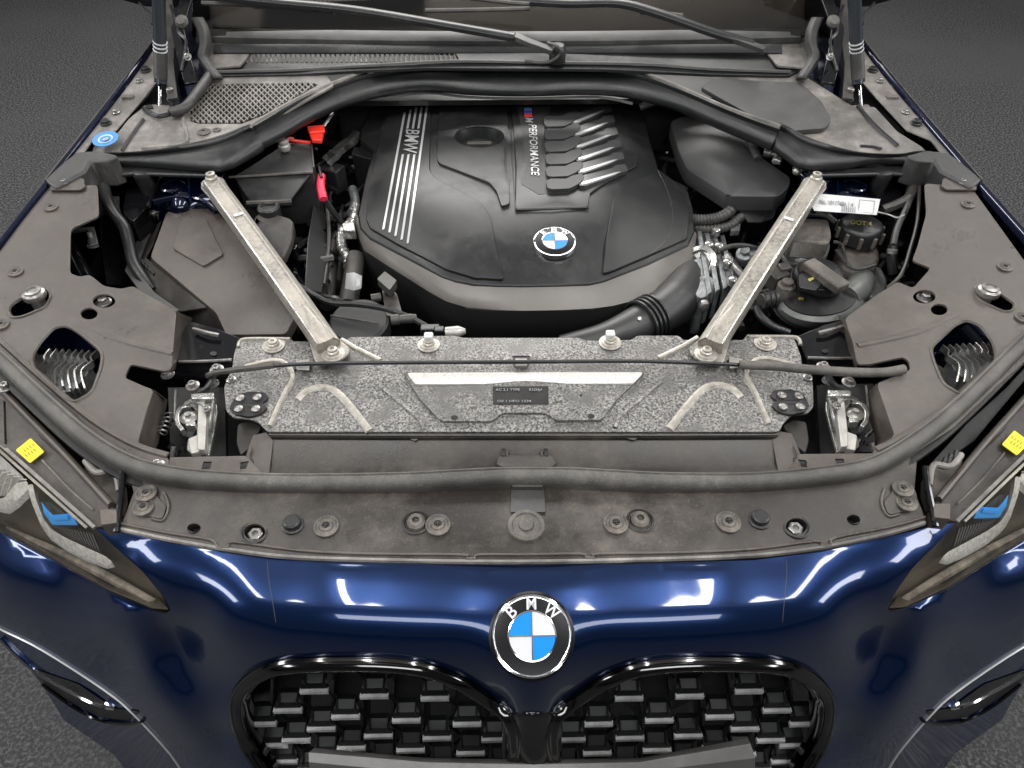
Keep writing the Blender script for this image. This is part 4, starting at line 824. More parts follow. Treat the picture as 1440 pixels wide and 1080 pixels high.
part('hose_fitting', lathe([(0, 0), (.008, 0), (.009, .006), (.004, .012), (0, .013)], P(1120, 242, .87), (0, -.4, 1), n=10), 'zinc')
def corr(pts, r):
    path = cr([P(a, b, c) for a, b, c in pts], 26); N = len(path); pr = [circ(r*(1+.10*math.sin(i*1.25)), 12) for i in range(N)]
    return sweep(path, pr)
part('corrugated_hose', corr([(974, 309, .80), (995, 309, .80), (1018, 303, .805), (1038, 286, .81)], .0095), 'cowldark')
part('corrugated_hose', corr([(974, 320, .785), (1000, 322, .785), (1025, 318, .79), (1042, 305, .795)], .0085), 'cowldark')
part('hose_bracket', prism([(1030, 303), (1043, 303), (1040, 324), (1028, 325)], .79, .78), 'cast')
tb = part('throttle_body', join(prism(rnd([(974, 366), (990, 358), (998, 395), (994, 418), (980, 418), (972, 395)], 5), .78, .70)), 'cast', bevel=.004, label='silver cast throttle housing between cover and right brace')
for k in range(4):
    x = 980+k*11; part('cast_rib', prism([(x, 322+k*3), (x+6, 320+k*3), (x+22, 410-k*4), (x+15, 414-k*4)], .785-.004*k, .72), 'cast', bevel=.0015, parent=tb)
part('cast_ring', lathe([(0, 0), (.03, 0), (.03, .015), (.022, .017), (.02, .01), (0, .01)], P(988, 372, .765), (-.5, -.4, .6), n=24), 'zinc', parent=tb)
part('cast_ring', lathe([(0, 0), (.024, 0), (.024, .02), (.015, .022), (0, .02)], P(992, 408, .755), (-.3, -.7, .5), n=24), 'cast', parent=tb)
for q in ((1010, 352), (1022, 375), (1030, 400), (1006, 330), (996, 350)):
    part('cast_boss', lathe([(0, 0), (.008, 0), (.008, .012), (.005, .014), (0, .014)], P(*q, .78), n=12), 'zinc', parent=tb)
part('cast_plate', prism([(978, 322), (1006, 326), (1014, 345), (996, 352), (978, 345)], .772, .74), 'cast', bevel=.003, parent=tb)
part('cast_plate', prism([(1012, 368), (1026, 366), (1032, 395), (1020, 402)], .775, .73), 'cast', bevel=.003, parent=tb)
part('ball_nut', lathe([(0, 0), (.008, 0), (.009, .008), (.006, .014), (0, .015)], P(989, 434, .77), n=14), 'steel')
part('vacuum_pipe', ptube([(1012, 352, .79), (1030, 346, .80), (1050, 346, .80), (1066, 350, .795)], .0045, 8), 'cowldark')
part('valve', join(lathe([(0, 0), (.015, 0), (.015, .02), (.008, .022), (.008, .03), (0, .03)], P(1046, 366, .77), (-.2, -.3, 1), n=16), rbox(P(1056, 360, .785), (.016, .02, .02), .4)), 'cast', bevel=.001)
part('coolant_pipe', ptube([(1020, 360, .78), (1030, 375, .77), (1042, 388, .76)], .010, 12), 'steel')
# charge air pipe
part('charge_pipe', ptube([(790, 492, .745), (850, 478, .755), (895, 458, .76), (930, 440, .76), (953, 420, .755), (966, 396, .745), (970, 368, .72)], lambda t: .023+.015*min(1, t*1.6), 24, 8), 'plastic')
dpath = (P(930, 440, .76)-P(895, 458, .76)).normalized()
for k in range(4):
    part('pipe_ring', lathe([(.037, 0), (.0405, .001), (.0405, .004), (.037, .005)], P(900+k*5.5, 456-k*3, .76), dpath, n=32), 'rubber')
part('pipe_button', lathe([(0, 0), (.004, 0), (.003, .003), (0, .003)], P(899, 449, .826), (0, -.5, 1), n=10), 'steel')
# brake fluid reservoir and cap
bf = part('brake_fluid_reservoir', prism(rnd([(1178, 340), (1200, 332), (1232, 338), (1240, 360), (1230, 378), (1205, 382), (1185, 375)], 8), .805, .74, shrink=-.04), 'dusty', bevel=.006, label='dusty brake fluid reservoir with a ribbed black cap')
cap = [(0, 0), (.036, 0), (.036, .022), (.033, .027), (.030, .029), (0, .029)]
part('ribbed_cap', lathe(cap, P(1206, 334, .815), n=40), 'rubber', parent=bf, bevel=.001)
for k in range(10):
    a = k*math.pi/5; part('cap_rib', rbox(P(1206, 334, .815)+Vector((.037*math.cos(a), .037*math.sin(a), .011)), (.006, .006, .020), a), 'dusty', parent=bf, bevel=.001)
part('cap_print', text_px('DOT 4', (1196, 315), (30, 3), (0, -6), .8445, .0005), 'yellowink', parent=bf)
et = part('expansion_tank', join(prism(rnd([(1112, 312), (1122, 306), (1165, 308), (1170, 330), (1166, 342), (1112, 338)], 5), .845, .81)), 'dusty', bevel=.006, label='dusty squared tank section right of the strut brace')
part('tank_body', prism(rnd([(1108, 338), (1118, 334), (1168, 332), (1168, 350), (1158, 362), (1122, 366), (1112, 352)], 7), .812, .75, shrink=-.03), 'reservoir', bevel=.007, parent=et)
for q in ([(1172, 340), (1184, 345), (1190, 372)], [(1176, 352), (1200, 378), (1232, 372)]): part('tank_seam', ptube([(a, b, .815) for a, b in q], .003, 8), 'cowldark', parent=et)
ct = part('coolant_tank', loft([[P(1153+rx*math.cos(t), 425+dy+ry*math.sin(t), z) for t in [2*math.pi*k/32 for k in range(32)]] for rx, ry, dy, z in ((50, 26, -8, .80), (60, 32, -4, .795), (66, 35, 0, .78), (66, 36, 4, .755), (60, 34, 8, .72), (50, 28, 14, .68))], close=True), 'reservoir', label='black coolant tank with a bayonet cap on the right', angle=70)
part('tank_top', prism(ell(1153, 416, 52, 27, 32), .802, .79), 'plastic', parent=ct)
part('tank_neck', tube(pl3([(1190, 420, .79), (1205, 408, .79), (1212, 395, .785)], None), lambda t: .022, 16, 6), 'reservoir', parent=ct)
part('tank_cap', lathe([(0, 0), (.040, 0), (.042, .006), (.040, .014), (.036, .016), (.034, .022), (.026, .025), (0, .025)], P(1150, 396, .81), n=40), 'rubber', parent=ct, bevel=.001)
part('cap_grip', join(box(P(1160, 388, .842), (.026, .075, .016), Matrix.Rotation(.5, 3, 'Z'))), 'dusty', parent=ct, bevel=.003)
part('cap_wing', prism(rnd([(1122, 386), (1150, 378), (1162, 390), (1148, 408), (1124, 404)], 3), .838, .83), 'rubber', parent=ct, bevel=.001)
for i, pts in enumerate(([(1136, 392), (1144, 389), (1145, 392), (1138, 396)], [(1123, 418), (1130, 418), (1130, 421), (1123, 421)])):
    part('yellow_mark', plate(pts, .8395 if i == 0 else .8035, .001), 'yellowink', parent=ct)
part('tank_hose', ptube([(1064, 432, .79), (1070, 445, .785), (1086, 458, .78), (1110, 468, .775)], .0065, 10), 'rubber')
part('tank_hose', ptube([(1070, 424, .80), (1086, 420, .80), (1100, 416, .80), (1112, 412, .80)], .012, 14), 'plastic2')
for k in range(3): part('hose_clamp', lathe([(.0135, 0), (.0145, .001), (.0145, .004), (.0135, .005)], P(1073+k*7, 423-k*1.3, .80), (1, .1, 0), n=20), 'rubber')
part('sensor', join(lathe([(0, -.02), (.014, -.02), (.014, .006), (.009, .008), (.009, .014), (0, .014)], P(1105, 405, .81), n=18)), 'dusty')
part('connector', join(rbox(P(1092, 392, .80), (.03, .03, .03), .4), rbox(P(1102, 380, .81), (.02, .018, .02), .2)), 'plastic2', bevel=.003)
part('tank_hose', ptube([(1098, 356, .80), (1104, 366, .80), (1115, 372, .80), (1128, 372, .80)], .0045, 8), 'cowldark')
part('reservoir_block', prism(rnd([(1206, 378), (1238, 372), (1250, 395), (1245, 415), (1222, 420)], 8), .775, .70), 'reservoir', bevel=.005)
for pts, r_ in (([(1282, 268, .86), (1276, 290, .86), (1262, 320, .85), (1256, 345, .84)], .0055), ([(1293, 262, .87), (1290, 310, .86), (1280, 350, .85), (1268, 385, .84), (1248, 405, .82)], .003), ([(1240, 296, .85), (1262, 288, .855), (1278, 278, .86), (1284, 262, .865)], .009), ([(1256, 345, .84), (1254, 365, .82), (1256, 385, .80)], .008), ([(1170, 290, .83), (1200, 296, .83), (1240, 298, .84)], .006), ([(1130, 298, .82), (1160, 302, .82), (1176, 312, .815)], .006)):
    part('wire', ptube(pts, r_, 8), random.choice(['rubber', 'cowldark', 'plastic2']))
part('cable_joint', lathe([(0, 0), (.008, 0), (.008, .006), (0, .006)], P(1254, 356, .835), (0, .4, 1), n=12), 'steel')
for i in range(64):
    x, y = random.choice([(random.uniform(1040, 1120), random.uniform(320, 420)), (random.uniform(1235, 1280), random.uniform(300, 420)), (random.uniform(925, 975), random.uniform(170, 300)), (random.uniform(1040, 1090), random.uniform(400, 470))])
    z = .73+random.uniform(-.03, .03); a = random.uniform(0, 6.3)
    pts = [(x+math.cos(a)*t*26+random.uniform(-6, 6), y+math.sin(a)*t*18+random.uniform(-4, 4), z+random.uniform(-.02, .02)) for t in (-1, -.3, .3, 1)]
    part('wire', ptube(pts, random.uniform(.003, .007), 6, 4), random.choice(['rubber', 'black', 'gloss', 'plastic', 'rubber', 'plastic2', 'cowldark']))
# paper tag: loose, a thing of its own
zT = lambda a, b: .875+.004*math.sin(a*.05)
tag = mk('paper_tag', plate([(1142, 290), (1149, 272), (1238, 280), (1233, 302), (1145, 296)], zT, .0008, grid=14), 'white', None, off=False)
tag['label'] = 'white printed paper tag lying over the right strut tower'; tag['category'] = 'paper tag'
zT2 = lambda a, b: zT(a, b)+.0012
def tpart(name, geo, mt): return mk(name, geo, mt, tag, off=False)
tpart('print', text_px('No. 10117486 1 4', (1152, 286), (48, 4.5), (.5, -6), zT2, .0004), 'inkgrey')
for k in range(7): tpart('bar', loft([[P(1184+k*3, 289+k*.25, zT2(1184, 290)), P(1183.4+k*3, 297+k*.25, zT2(1184, 290))], [P(1185.3+k*3, 289+k*.25, zT2(1184, 290)), P(1184.7+k*3, 297+k*.25, zT2(1184, 290))]], .0003), 'inkgrey')
tpart('print_box', join(*[sweep([P(*a, zT2(*a)), P(*b, zT2(*b))], [(-.0004, 0), (-.0004, .0004), (.0004, .0004), (.0004, 0)]) for a, b in (((1209, 281), (1230, 283)), ((1230, 283), (1228, 300)), ((1228, 300), (1207, 298)), ((1207, 298), (1209, 281)))]), 'inkgrey')
part('tag_string', ptube([(1234, 298, .875), (1250, 302, .87), (1262, 306, .87), (1272, 302, .87)], .0012, 6), 'offwhite')

# ================= black cross member ends
for m in (ID, MIR):
    cm = part('cross_member', loft([pl3([(258, 455), (290, 458), (335, 470)], None, m) if 0 else [P(*m(a, b), z) for a, b, z in ((262, 450, .815), (300, 460, .815), (345, 478, .815))], [P(*m(a, b), z) for a, b, z in ((255, 470, .812), (295, 478, .812), (335, 484, .812))], [P(*m(a, b), z) for a, b, z in ((248, 508, .81), (290, 510, .81), (328, 508, .81))], [P(*m(a, b), z) for a, b, z in ((246, 530, .79), (290, 532, .79), (326, 530, .79))]], .004), 'gloss', bevel=.002)
    part('member_edge', ptube([(252, 509, .813), (290, 508, .815), (326, 506, .815)], .0022, 6, m=m), 'steel')
    part('member_edge', ptube([(272, 463, .82), (290, 468, .822), (308, 472, .82)], .0035, 6, m=m), 'steel')
    part('member_hole', plate(ell(300, 497, 5, 3, 12), .8125, .001, m=m), 'black')
    inst('bolt', HEX, P(*m(236, 527), .82), car, .9); inst('bolt', HEXD, P(*m(305, 520), .825), car, .9)
# ================= bonnet latches
def latch(m, side):
    Q = lambda a, b, z: P(*m(a, b), z)
    base = part('bonnet_latch', join(prism([(236, 545), (316, 545), (318, 644), (240, 640)], .735, .72, m)), 'black', label='%s bonnet latch with zinc plated claw and lever' % side)
    g = []
    part('latch_plate', prism(rnd([(268, 554), (300, 553), (302, 562), (296, 562), (300, 575), (296, 604), (290, 604), (290, 640), (272, 640), (262, 632), (264, 618), (276, 612), (278, 580), (270, 572)], 2), .800, .790, m), 'zinc', bevel=.0015, parent=base)
    part('claw', sweep([Q(a, b, .802) for a, b in cr2([(268, 572), (256, 575), (250, 585), (251, 598), (258, 607)], 4)], [(-.003, -.008), (-.003, .004), (.003, .004), (.003, -.008)]), 'zinc', bevel=.001, parent=base)
    part('claw_hub', lathe([(0, -.02), (.012, -.02), (.012, .002), (.008, .005), (.004, .005), (.004, .009), (0, .009)], Q(266, 588, .800), n=16), 'steel', parent=base)
    part('lever', prism(rnd([(279, 562), (287, 558), (290, 592), (288, 632), (278, 632), (277, 605)], 2), .812, .800, m), 'offwhite', bevel=.0015, parent=base)
    part('lever_foot', prism(rnd([(264, 617), (280, 610), (282, 634), (268, 638)], 2), .808, .796, m), 'offwhite', bevel=.0015, parent=base)
    part('rail', ptube([(301, 560, .812), (297, 585, .81), (295, 602, .80), (290, 618, .79), (286, 638, .785)], .0022, 6, m=m), 'zinc', parent=base)
    part('rail', ptube([(247, 548, .81), (246, 570, .805), (246, 590, .80)], .0016, 6, m=m), 'steel', parent=base)
    part('cross_bar', prism([(267, 553), (301, 551), (301, 560), (268, 561)], .818, .806, m), 'zinc', bevel=.002, parent=base)
    part('tooth', prism([(260, 592), (274, 592), (274, 598), (260, 598)], .812, .80, m), 'zinc', bevel=.001, parent=base)
    part('side_plate', prism(rnd([(292, 566), (304, 560), (306, 580), (300, 612), (294, 640), (286, 640), (292, 600)], 2), .790, .784, m), 'zinc', bevel=.001, parent=base)
    part('hook_arm', prism(rnd([(258, 566), (270, 560), (284, 566), (280, 574), (268, 572), (262, 580)], 2), .796, .788, m), 'steel', bevel=.001, parent=base)
    part('pawl', prism(rnd([(262, 600), (276, 602), (272, 616), (258, 614)], 2), .794, .784, m), 'rubber', bevel=.001, parent=base)
    part('cable_end', ptube([(304, 524, .825), (298, 534, .825), (290, 546, .82), (280, 552, .815)], .004, 8, m=m), 'rubber', parent=base)
    part('return_wire', ptube([(262, 570, .808), (272, 566, .812), (284, 570, .812), (290, 584, .81), (286, 600, .808)], .0014, 6, m=m), 'zinc', parent=base)
    for a, b, s in ((271, 543, .9), (300, 540, .8), (290, 575, .55)): inst('bolt', HEXD, Q(a, b, .815), base, s)
    sp = [Q(238, 584, .79)+Vector((.007*math.cos(t), -.035*t/28, .007*math.sin(t))) for t in [k*.5 for k in range(56)]]
    part('spring', tube(sp, .0012, 6, 0), 'steel', parent=base)
    for i in range(5):
        a, b = random.uniform(242, 262), random.uniform(608, 634); part('link', ptube([(a, b, .785), (a+random.uniform(-8, 8), b+7, .78)], .003, 6, m=m), 'rubber', parent=base)
    part('latch_pin', ptube([(244, 628, .80), (242, 643, .79)], .003, 8, m=m), 'zinc', parent=base)
latch(ID, 'left'); latch(MIR, 'right')
for m in (ID, MIR):
    part('sensor_housing', prism(rnd([(334, 596), (352, 592), (368, 600), (352, 628), (338, 640), (332, 622)], 4), .785, .75, m), 'plastic2', bevel=.003)

# ================= front trough between panel and seal
tr = part('air_guide', loft([[P(a, b, z) for a, b, z in r_] for r_ in (
    [(378, 607, .802), (560, 609, .802), (740, 609, .802), (920, 609, .802), (1096, 607, .802)],
    [(378, 612, .800), (560, 613, .800), (740, 613, .800), (920, 613, .800), (1094, 612, .800)],
    [(384, 618, .790), (560, 619, .790), (740, 619, .790), (920, 619, .790), (1090, 618, .790)],
    [(380, 655, .775), (560, 655, .775), (740, 654, .775), (920, 655, .775), (1094, 652, .775)],
    [(378, 672, .775), (560, 670, .775), (740, 668, .775), (920, 670, .775), (1096, 670, .775)])], .003), 'panel', bevel=.002, label='brown plastic air guide below the aluminium panel')
for m in (ID, MIR):
    part('guide_corner', loft([[P(*m(a, b), z) for a, b, z in r_] for r_ in ([(374, 608, .802), (356, 612, .802), (346, 640, .80)], [(384, 620, .79), (366, 630, .79), (352, 660, .785)], [(378, 668, .775), (366, 668, .778), (352, 668, .782)])], .003), 'trim', parent=tr, angle=60)
    fl = part('guide_flange', plate(rnd([(239, 643), (346, 641), (356, 652), (372, 668), (236, 672), (237, 655)], 2), .815, .003, [[(286, 649), (298, 649), (295, 659), (283, 660)], [(338, 650), (350, 648), (346, 659), (337, 660)]], m=m), 'trim', bevel=.001, parent=tr)
    part('flange_backing', prism([(278, 645), (356, 645), (356, 664), (278, 664)], .803, .80, m), 'black', parent=tr)
part('latch_step', plate(rnd([(702, 640), (776, 640), (782, 652), (776, 656), (704, 656), (698, 652)], 3), .789, .006, [[(709, 631), (719, 631), (719, 643), (709, 643)]] if 0 else []), 'panel', bevel=.002, parent=tr)
for x in (708, 713, 762, 768):
    part('slot', rbox(P(x, 637, .788), (.005 if x in (708, 768) else .002, .012, .004)), 'black' if x in (708, 768) else 'trim', parent=tr)
for x, y, s in ((582, 617, 5), (636, 614, 5), (812, 612, 6), (890, 614, 8), (908, 634, 4)):
    part('dry_stain', plate([(x+s*math.cos(k)*random.uniform(.6, 1.2), y+s*.6*math.sin(k)*random.uniform(.6, 1.2)) for k in [2*math.pi*j/9 for j in range(9)]], .7965-(y-612)*.0006, .0008), 'cowl', parent=tr)

# ================= bonnet seal
SP = [(-42, 468), (0, 504), (60, 560), (120, 612), (180, 648), (240, 664), (320, 672), (420, 675), (560, 673), (640, 669), (700, 666), (740, 665.5), (800, 666), (860, 669), (940, 673), (1060, 673), (1160, 664), (1230, 650), (1295, 612), (1355, 563), (1440, 480), (1486, 438)]
zq = tps([(0, 504, .868), (120, 612, .850), (240, 668, .842), (420, 679, .840), (740, 662, .842), (1060, 678, .840), (1230, 650, .842), (1355, 563, .850), (1440, 480, .868), (-110, 412, .88), (1560, 380, .88)])
path = [P(a, b, zq(a, b)) for a, b in cr2(SP, 8)]
prof = [(-.0095, -.014), (-.0100, -.003), (-.0088, .0015), (-.0058, .0032), (-.0048, .0018), (-.0036, .0018), (-.0026, .0034), (.0020, .0030), (.0062, .0006), (.0090, -.0035), (.0098, -.0085), (.0088, -.014), (.0088, -.03), (.005, -.03), (.005, -.014)]
part('bonnet_seal', sweep(path, prof), 'seal', label='worn grey rubber bonnet seal curving round the front of the bay', angle=45)
part('seal_foot', sweep([v+Vector((0, .002, -.022)) for v in path], [(-.016, -.004), (-.016, .002), (.018, .002), (.018, -.004)]), 'black')

# ================= front top cover
FC = [(177, 655), (240, 672), (420, 682), (740, 672), (1060, 682), (1230, 660), (1290, 640), (1286, 690), (1304, 736), (1250, 753), (1160, 772), (1060, 784), (900, 790), (740, 793), (600, 792), (420, 787), (330, 777), (240, 761), (168, 746), (172, 735), (188, 692), (180, 664)]
zF = tps([(180, 660, .822), (1290, 650, .822), (740, 672, .820), (740, 740, .826), (740, 793, .822), (400, 740, .822), (1080, 740, .822), (168, 746, .808), (1304, 736, .808), (420, 787, .816), (1060, 784, .816), (240, 761, .810), (1250, 753, .810), (200, 700, .822), (1270, 690, .822)])
wells = [(358, 748), (1120, 740)]; welld = [(585, 734), (900, 731)]; dark = [(273, 742, 9, 6), (1200, 730, 9, 6)]
fc = part('front_cover', plate(rnd(FC, 3), zF, .004, [ell(a, b, 15, 11.5) for a, b in wells+welld]+[ell(a, b, c_, d_) for a, b, c_, d_ in dark], grid=26), 'panel', bevel=.0015, label='dusty brown plastic cover along the nose with clips and fixings', angle=45)
for a, b in wells: inst('fixing_hole', WELL, P(a, b, zF(a, b)), fc, 1.05)
for a, b in welld: inst('fixing_hole', WELLD, P(a, b+1, zF(a, b)), fc, 1.05)
for a, b, c_, d_ in dark: part('hole_well', lathe([(.0075, .001), (.0070, -.012), (0, -.012)], P(a, b, zF(a, b)), n=20), 'black', parent=fc)
for a, b in ((412, 738), (1068, 731)): inst('plug', PLUG, P(a, b, zF(a, b)), fc, .95)
for a, b in ((459, 741), (616, 739), (866, 737), (1024, 735)): inst('clip', CLIP, P(a, b, zF(a, b)), fc, 1)
part('centre_boss', lathe([(.022, -.001), (.021, .0015), (.0165, .0025), (.0155, .001), (.009, .001), (.008, .003), (0, .0035)], P(740, 739, zF(740, 739)), n=32), 'dusty', parent=fc)
for m in (ID, MIR):
    for a, b in ((206, 694), (202, 714)):
        q = m(a, b); inst('clip', CLIP, P(*q, zF(*q)+.003), fc, .85)
    part('raised_pad', plate(rnd([(192, 686), (214, 684), (222, 700), (234, 712), (228, 730), (190, 722), (186, 704)], 5), lambda a, b: zF(*m(a, b))+.0028, .004, m=m), 'panel', bevel=.002, parent=fc)
    part('pad_rim', ridge([(232, 694), (238, 712), (230, 732), (214, 730)], lambda a, b: zF(*m(a, b)), .004, .003, m), 'trim', parent=fc)
part('lip_ridge', ridge([(170, 737), (240, 751), (296, 760), (306, 770), (322, 770), (330, 763), (420, 775), (520, 780), (648, 781), (656, 786), (668, 786), (674, 781), (740, 781), (816, 780), (824, 785), (836, 785), (842, 780), (960, 778), (1060, 773), (1146, 762), (1154, 768), (1168, 767), (1174, 757), (1250, 742), (1300, 728)], zF, .004, .0032, sm=3), 'trim', parent=fc)
part('lip_edge', ridge([(170, 744), (240, 759), (330, 774), (420, 784), (600, 789), (740, 790), (900, 787), (1060, 781), (1160, 769), (1250, 750), (1300, 735)], zF, .005, .0025), 'cowl', parent=fc)
part('centre_tab', plate(rnd([(719, 683), (765, 683), (767, 720), (718, 720)], 1.5), lambda a, b: zF(a, b)+.003, .004), 'cowldark', bevel=.001, parent=fc)
part('tab_bridge', prism([(722, 672), (762, 672), (764, 684), (720, 684)], .832, .82), 'plastic2', bevel=.001, parent=fc)

# ================= painted nose and bumper
NA = []
def na(a, b, z, mirror=True):
    NA.append((a, b, z))
    if mirror: q_ = MIR(a, b); NA.append((q_[0], q_[1], z))
def lerp(t, xs, ys):
    return float(np.interp(t, xs, ys))
def zbase(a, b):
    t = b+((a-748)/370)**2*7
    return lerp(t, [785, 793, 815, 838, 860, 880, 900, 925, 950, 1000, 1060, 1110], [.8178, .8176, .8165, .8128, .8065, .7980, .7855, .7620, .724, .63, .53, .46])
def zbump(a, b):
    cc = lerp(b, [793, 815, 838, 870, 894, 925, 952, 975, 1000, 1040, 1100], [.8180, .8190, .8172, .8070, .7965, .7830, .7650, .7400, .7050, .63, .52])
    w_ = lerp(b, [793, 830, 870, 910, 960, 1000], [105, 112, 135, 125, 75, 50])
    u = max(0, min(1, (abs(a-748)/w_-.22)/.78)); S = .5+.5*math.cos(math.pi*u)
    return max(0, cc-zbase(a, b))*S
for a in (748, 722, 697, 672, 648, 620, 590, 555, 510, 460, 400):
    for b in (793, 815, 838, 860, 880, 900, 922, 945, 1000, 1060, 1110):
        if b > 922 and a < 690 and b < 1000: continue
        na(a, b-((a-748)/370)**2*7, zbase(a, b)+zbump(a, b)-(0.0 if a > 450 else .006*(450-a)/50), a != 748)
for q_ in ((240, 761, .804), (132, 742, .79),
           (330, 779, .8085), (330, 802, .8045), (180, 750, .7945), (320, 850, .784), (310, 885, .752), (300, 922, .685), (320, 955, .645), (240, 862, .730), (200, 805, .772), (160, 768, .783), (265, 810, .7865), (335, 1080, .45), (400, 1000, .60),
           (215, 857, .722), (150, 830, .705), (80, 790, .687), (0, 748, .680), (-80, 705, .68), (190, 880, .690), (205, 915, .652), (215, 950, .618), (235, 990, .570), (262, 1030, .505), (240, 888, .668), (252, 918, .630), (270, 955, .600), (312, 1032, .500), (325, 1000, .585), (150, 870, .672), (60, 815, .670), (80, 850, .640), (0, 790, .662), (0, 830, .625), (0, 862, .575), (80, 880, .595), (170, 930, .585), (0, 890, .51), (-100, 850, .50), (100, 950, .49), (200, 1010, .48), (60, 965, .42), (280, 1075, .40), (160, 1062, .30), (230, 1110, .25)): na(*q_)
zN = tps(NA, 4e-4)
half = [(600, 793), (420, 788), (330, 778), (240, 762), (168, 748), (134, 743), (160, 768), (200, 803), (232, 842), (240, 858), (232, 863), (214, 858), (150, 831), (80, 791), (0, 748), (-62, 714), (-82, 730), (-88, 780), (-78, 830), (-46, 878), (0, 903), (44, 944), (58, 962), (90, 1013), (160, 1061), (210, 1125)]
KO = [(335, 990), (338, 974), (352, 956), (372, 942), (400, 934), (450, 931), (530, 930), (590, 937), (640, 954), (680, 978), (712, 1000), (735, 1010), (738, 1060), (736, 1126), (400, 1126), (375, 1085), (350, 1045), (338, 1015)]
mr = lambda pts: [MIR(a, b) for a, b in pts]
nose_out = [(748, 794)]+half+[(748, 1128)]+mr(half)[::-1]
ns = part('bumper', plate(nose_out, zN, .0, [rnd(KO, 8), rnd(mr(KO), 8)], grid=11), 'paint', label='glossy dark blue bumper and nose panel', angle=70)
part('bumper_core', loft([[v+Vector((0, .05, -.06)) for v in pl3([(300, 880), (500, 860), (748, 850), (1000, 860), (1180, 880)], zN)], [v+Vector((0, .06, -.5)) for v in pl3([(300, 880), (500, 860), (748, 850), (1000, 860), (1180, 880)], zN)]], .02, (0, 1, 0)), 'black', parent=ns)
for pts in ([(376, 789), (378, 815), (384, 850), (388, 876)], ):
    for m in (ID, MIR):
        part('panel_gap', ridge(pts, lambda a, b: zN(*m(a, b)), .0012, .0002, m), 'black', parent=ns)
kz = lambda a, b: zN(a, b)
badge('round_badge', P(748, 894, zN(748, 894)+.0035), (0, -.47, .883), .0425, 'larger round badge on the painted nose', .0045)
part('badge_seat', lathe([(.0455, -.008), (.0455, -.001), (.043, .001), (.042, -.002)], P(748, 894, zN(748, 894)+.0035), (0, -.47, .883), n=48), 'badgeblack', parent=ns)
# kidney grilles
TL = [(443, 967), (527, 974), (612, 977), (406, 994), (487, 1003), (572, 1008), (657, 1013), (370, 1013), (453, 1020), (533, 1030), (615, 1033), (697, 1035), (387, 1043), (418, 1036), (495, 1047), (578, 1050), (662, 1054), (460, 1056), (540, 1066), (622, 1070), (704, 1072), (440, 1078), (500, 1084), (584, 1088), (668, 1090), (400, 1066)]
TILE = lib('grille_tile', [(*box((0, -.004, 0), (.0335, .0055, .0060)), 'tilebar'), (*box((0, .000, .001), (.031, .006, .008)), 'tile'), (*loft([[Vector((-.0155, .002, .0035)), Vector((.0155, .002, .0035))], [Vector((-.0105, .013, .009)), Vector((.0105, .013, .009))], [Vector((-.0105, .020, .007)), Vector((.0105, .020, .007))]], .014, (0, 0, -1)), 'tile'), (*box((-.0195, .024, -.004), (.016, .004, .004), Matrix.Rotation(-.6, 3, 'Z')), 'tile'), (*box((.0195, .024, -.004), (.016, .004, .004), Matrix.Rotation(.6, 3, 'Z')), 'tile'), (*box((-.011, .008, .0095), (.0015, .016, .004)), 'tile'), (*box((.011, .008, .0095), (.0015, .016, .004)), 'tile')], angle=30)
for m, side in ((ID, 'left'), (MIR, 'right')):
    K = [(392, 1120), (372, 1080), (350, 1045), (338, 1015), (334, 990), (338, 972), (352, 954), (374, 941), (402, 933.5), (450, 930), (530, 929.5), (590, 936), (640, 953), (680, 977), (710, 999), (722, 1025), (722, 1060), (716, 1120)]
    KK = cr2(K, 5); pts = [P(*m(a, b), zN(*m(a, b))) for a, b in KK]
    dr = [Vector((0, -.006, .004))]*len(pts)
    pth = [v+d for v, d in zip(pts, dr)]
    kg = part('kidney_grille', sweep(pth, [(u_*(1 if m is ID else -1)*.80, v_) for u_, v_ in [(-.012, -.012), (-.012, .000), (-.0095, .0035), (-.005, .0045), (-.003, .0032), (.003, .0040), (.008, .002), (.0095, -.001), (.0095, -.004), (.011, -.006), (.011, -.030), (-.004, -.03)]], up=(0, -.55, .83)), 'darkchrome', label='%s kidney shaped grille with staggered metal studs' % side, angle=45)
    for a, b in TL:
        if inside((a, b-2), KO):
            q = m(a, b); zz = zN(*q); p = P(*q, zz); s_ = mpp(PY(*q, p.y+.022))/.000825
            inst('grille_tile', TILE, PY(*q, p.y+.022), kg, (s_*.98, s_*.98, s_*1.0))
    part('grille_backing', loft([[PY(*m(a, b), .47) for a in (320, 480, 620, 745)] for b in (900, 1000, 1130)], .004, (0, 1, 0)), 'black', parent=kg)
    vanes = []
    for x in range(345, 735, 42):
        a0 = PY(*m(x, 935), .44); b0 = PY(*m(x-4, 1110), .44); vanes.append(sweep([a0, b0], [(-.0015, -.02), (-.0015, .02), (.0015, .02), (.0015, -.02)], up=(0, 1, 0)))
    part('shutter', join(*vanes), 'plastic', parent=kg)
    for x in range(350, 735, 84):
        part('shutter_panel', loft([[PY(*m(x+4, 940), .455), PY(*m(x+34, 940), .455)], [PY(*m(x+2, 1100), .455), PY(*m(x+32, 1100), .455)]], .002, (0, 1, 0)), 'gloss', parent=kg)
part('nose_bridge', loft([[P(a, b, zN(a, b)-.001)+Vector((0, -.004, 0)) for a in (706, 722, 735, 748, 761, 774, 790)] for b in (1001, 1012, 1030, 1060, 1110)], .02, (0, 1, 0)), 'gloss', bevel=.003, parent=ns, angle=50)
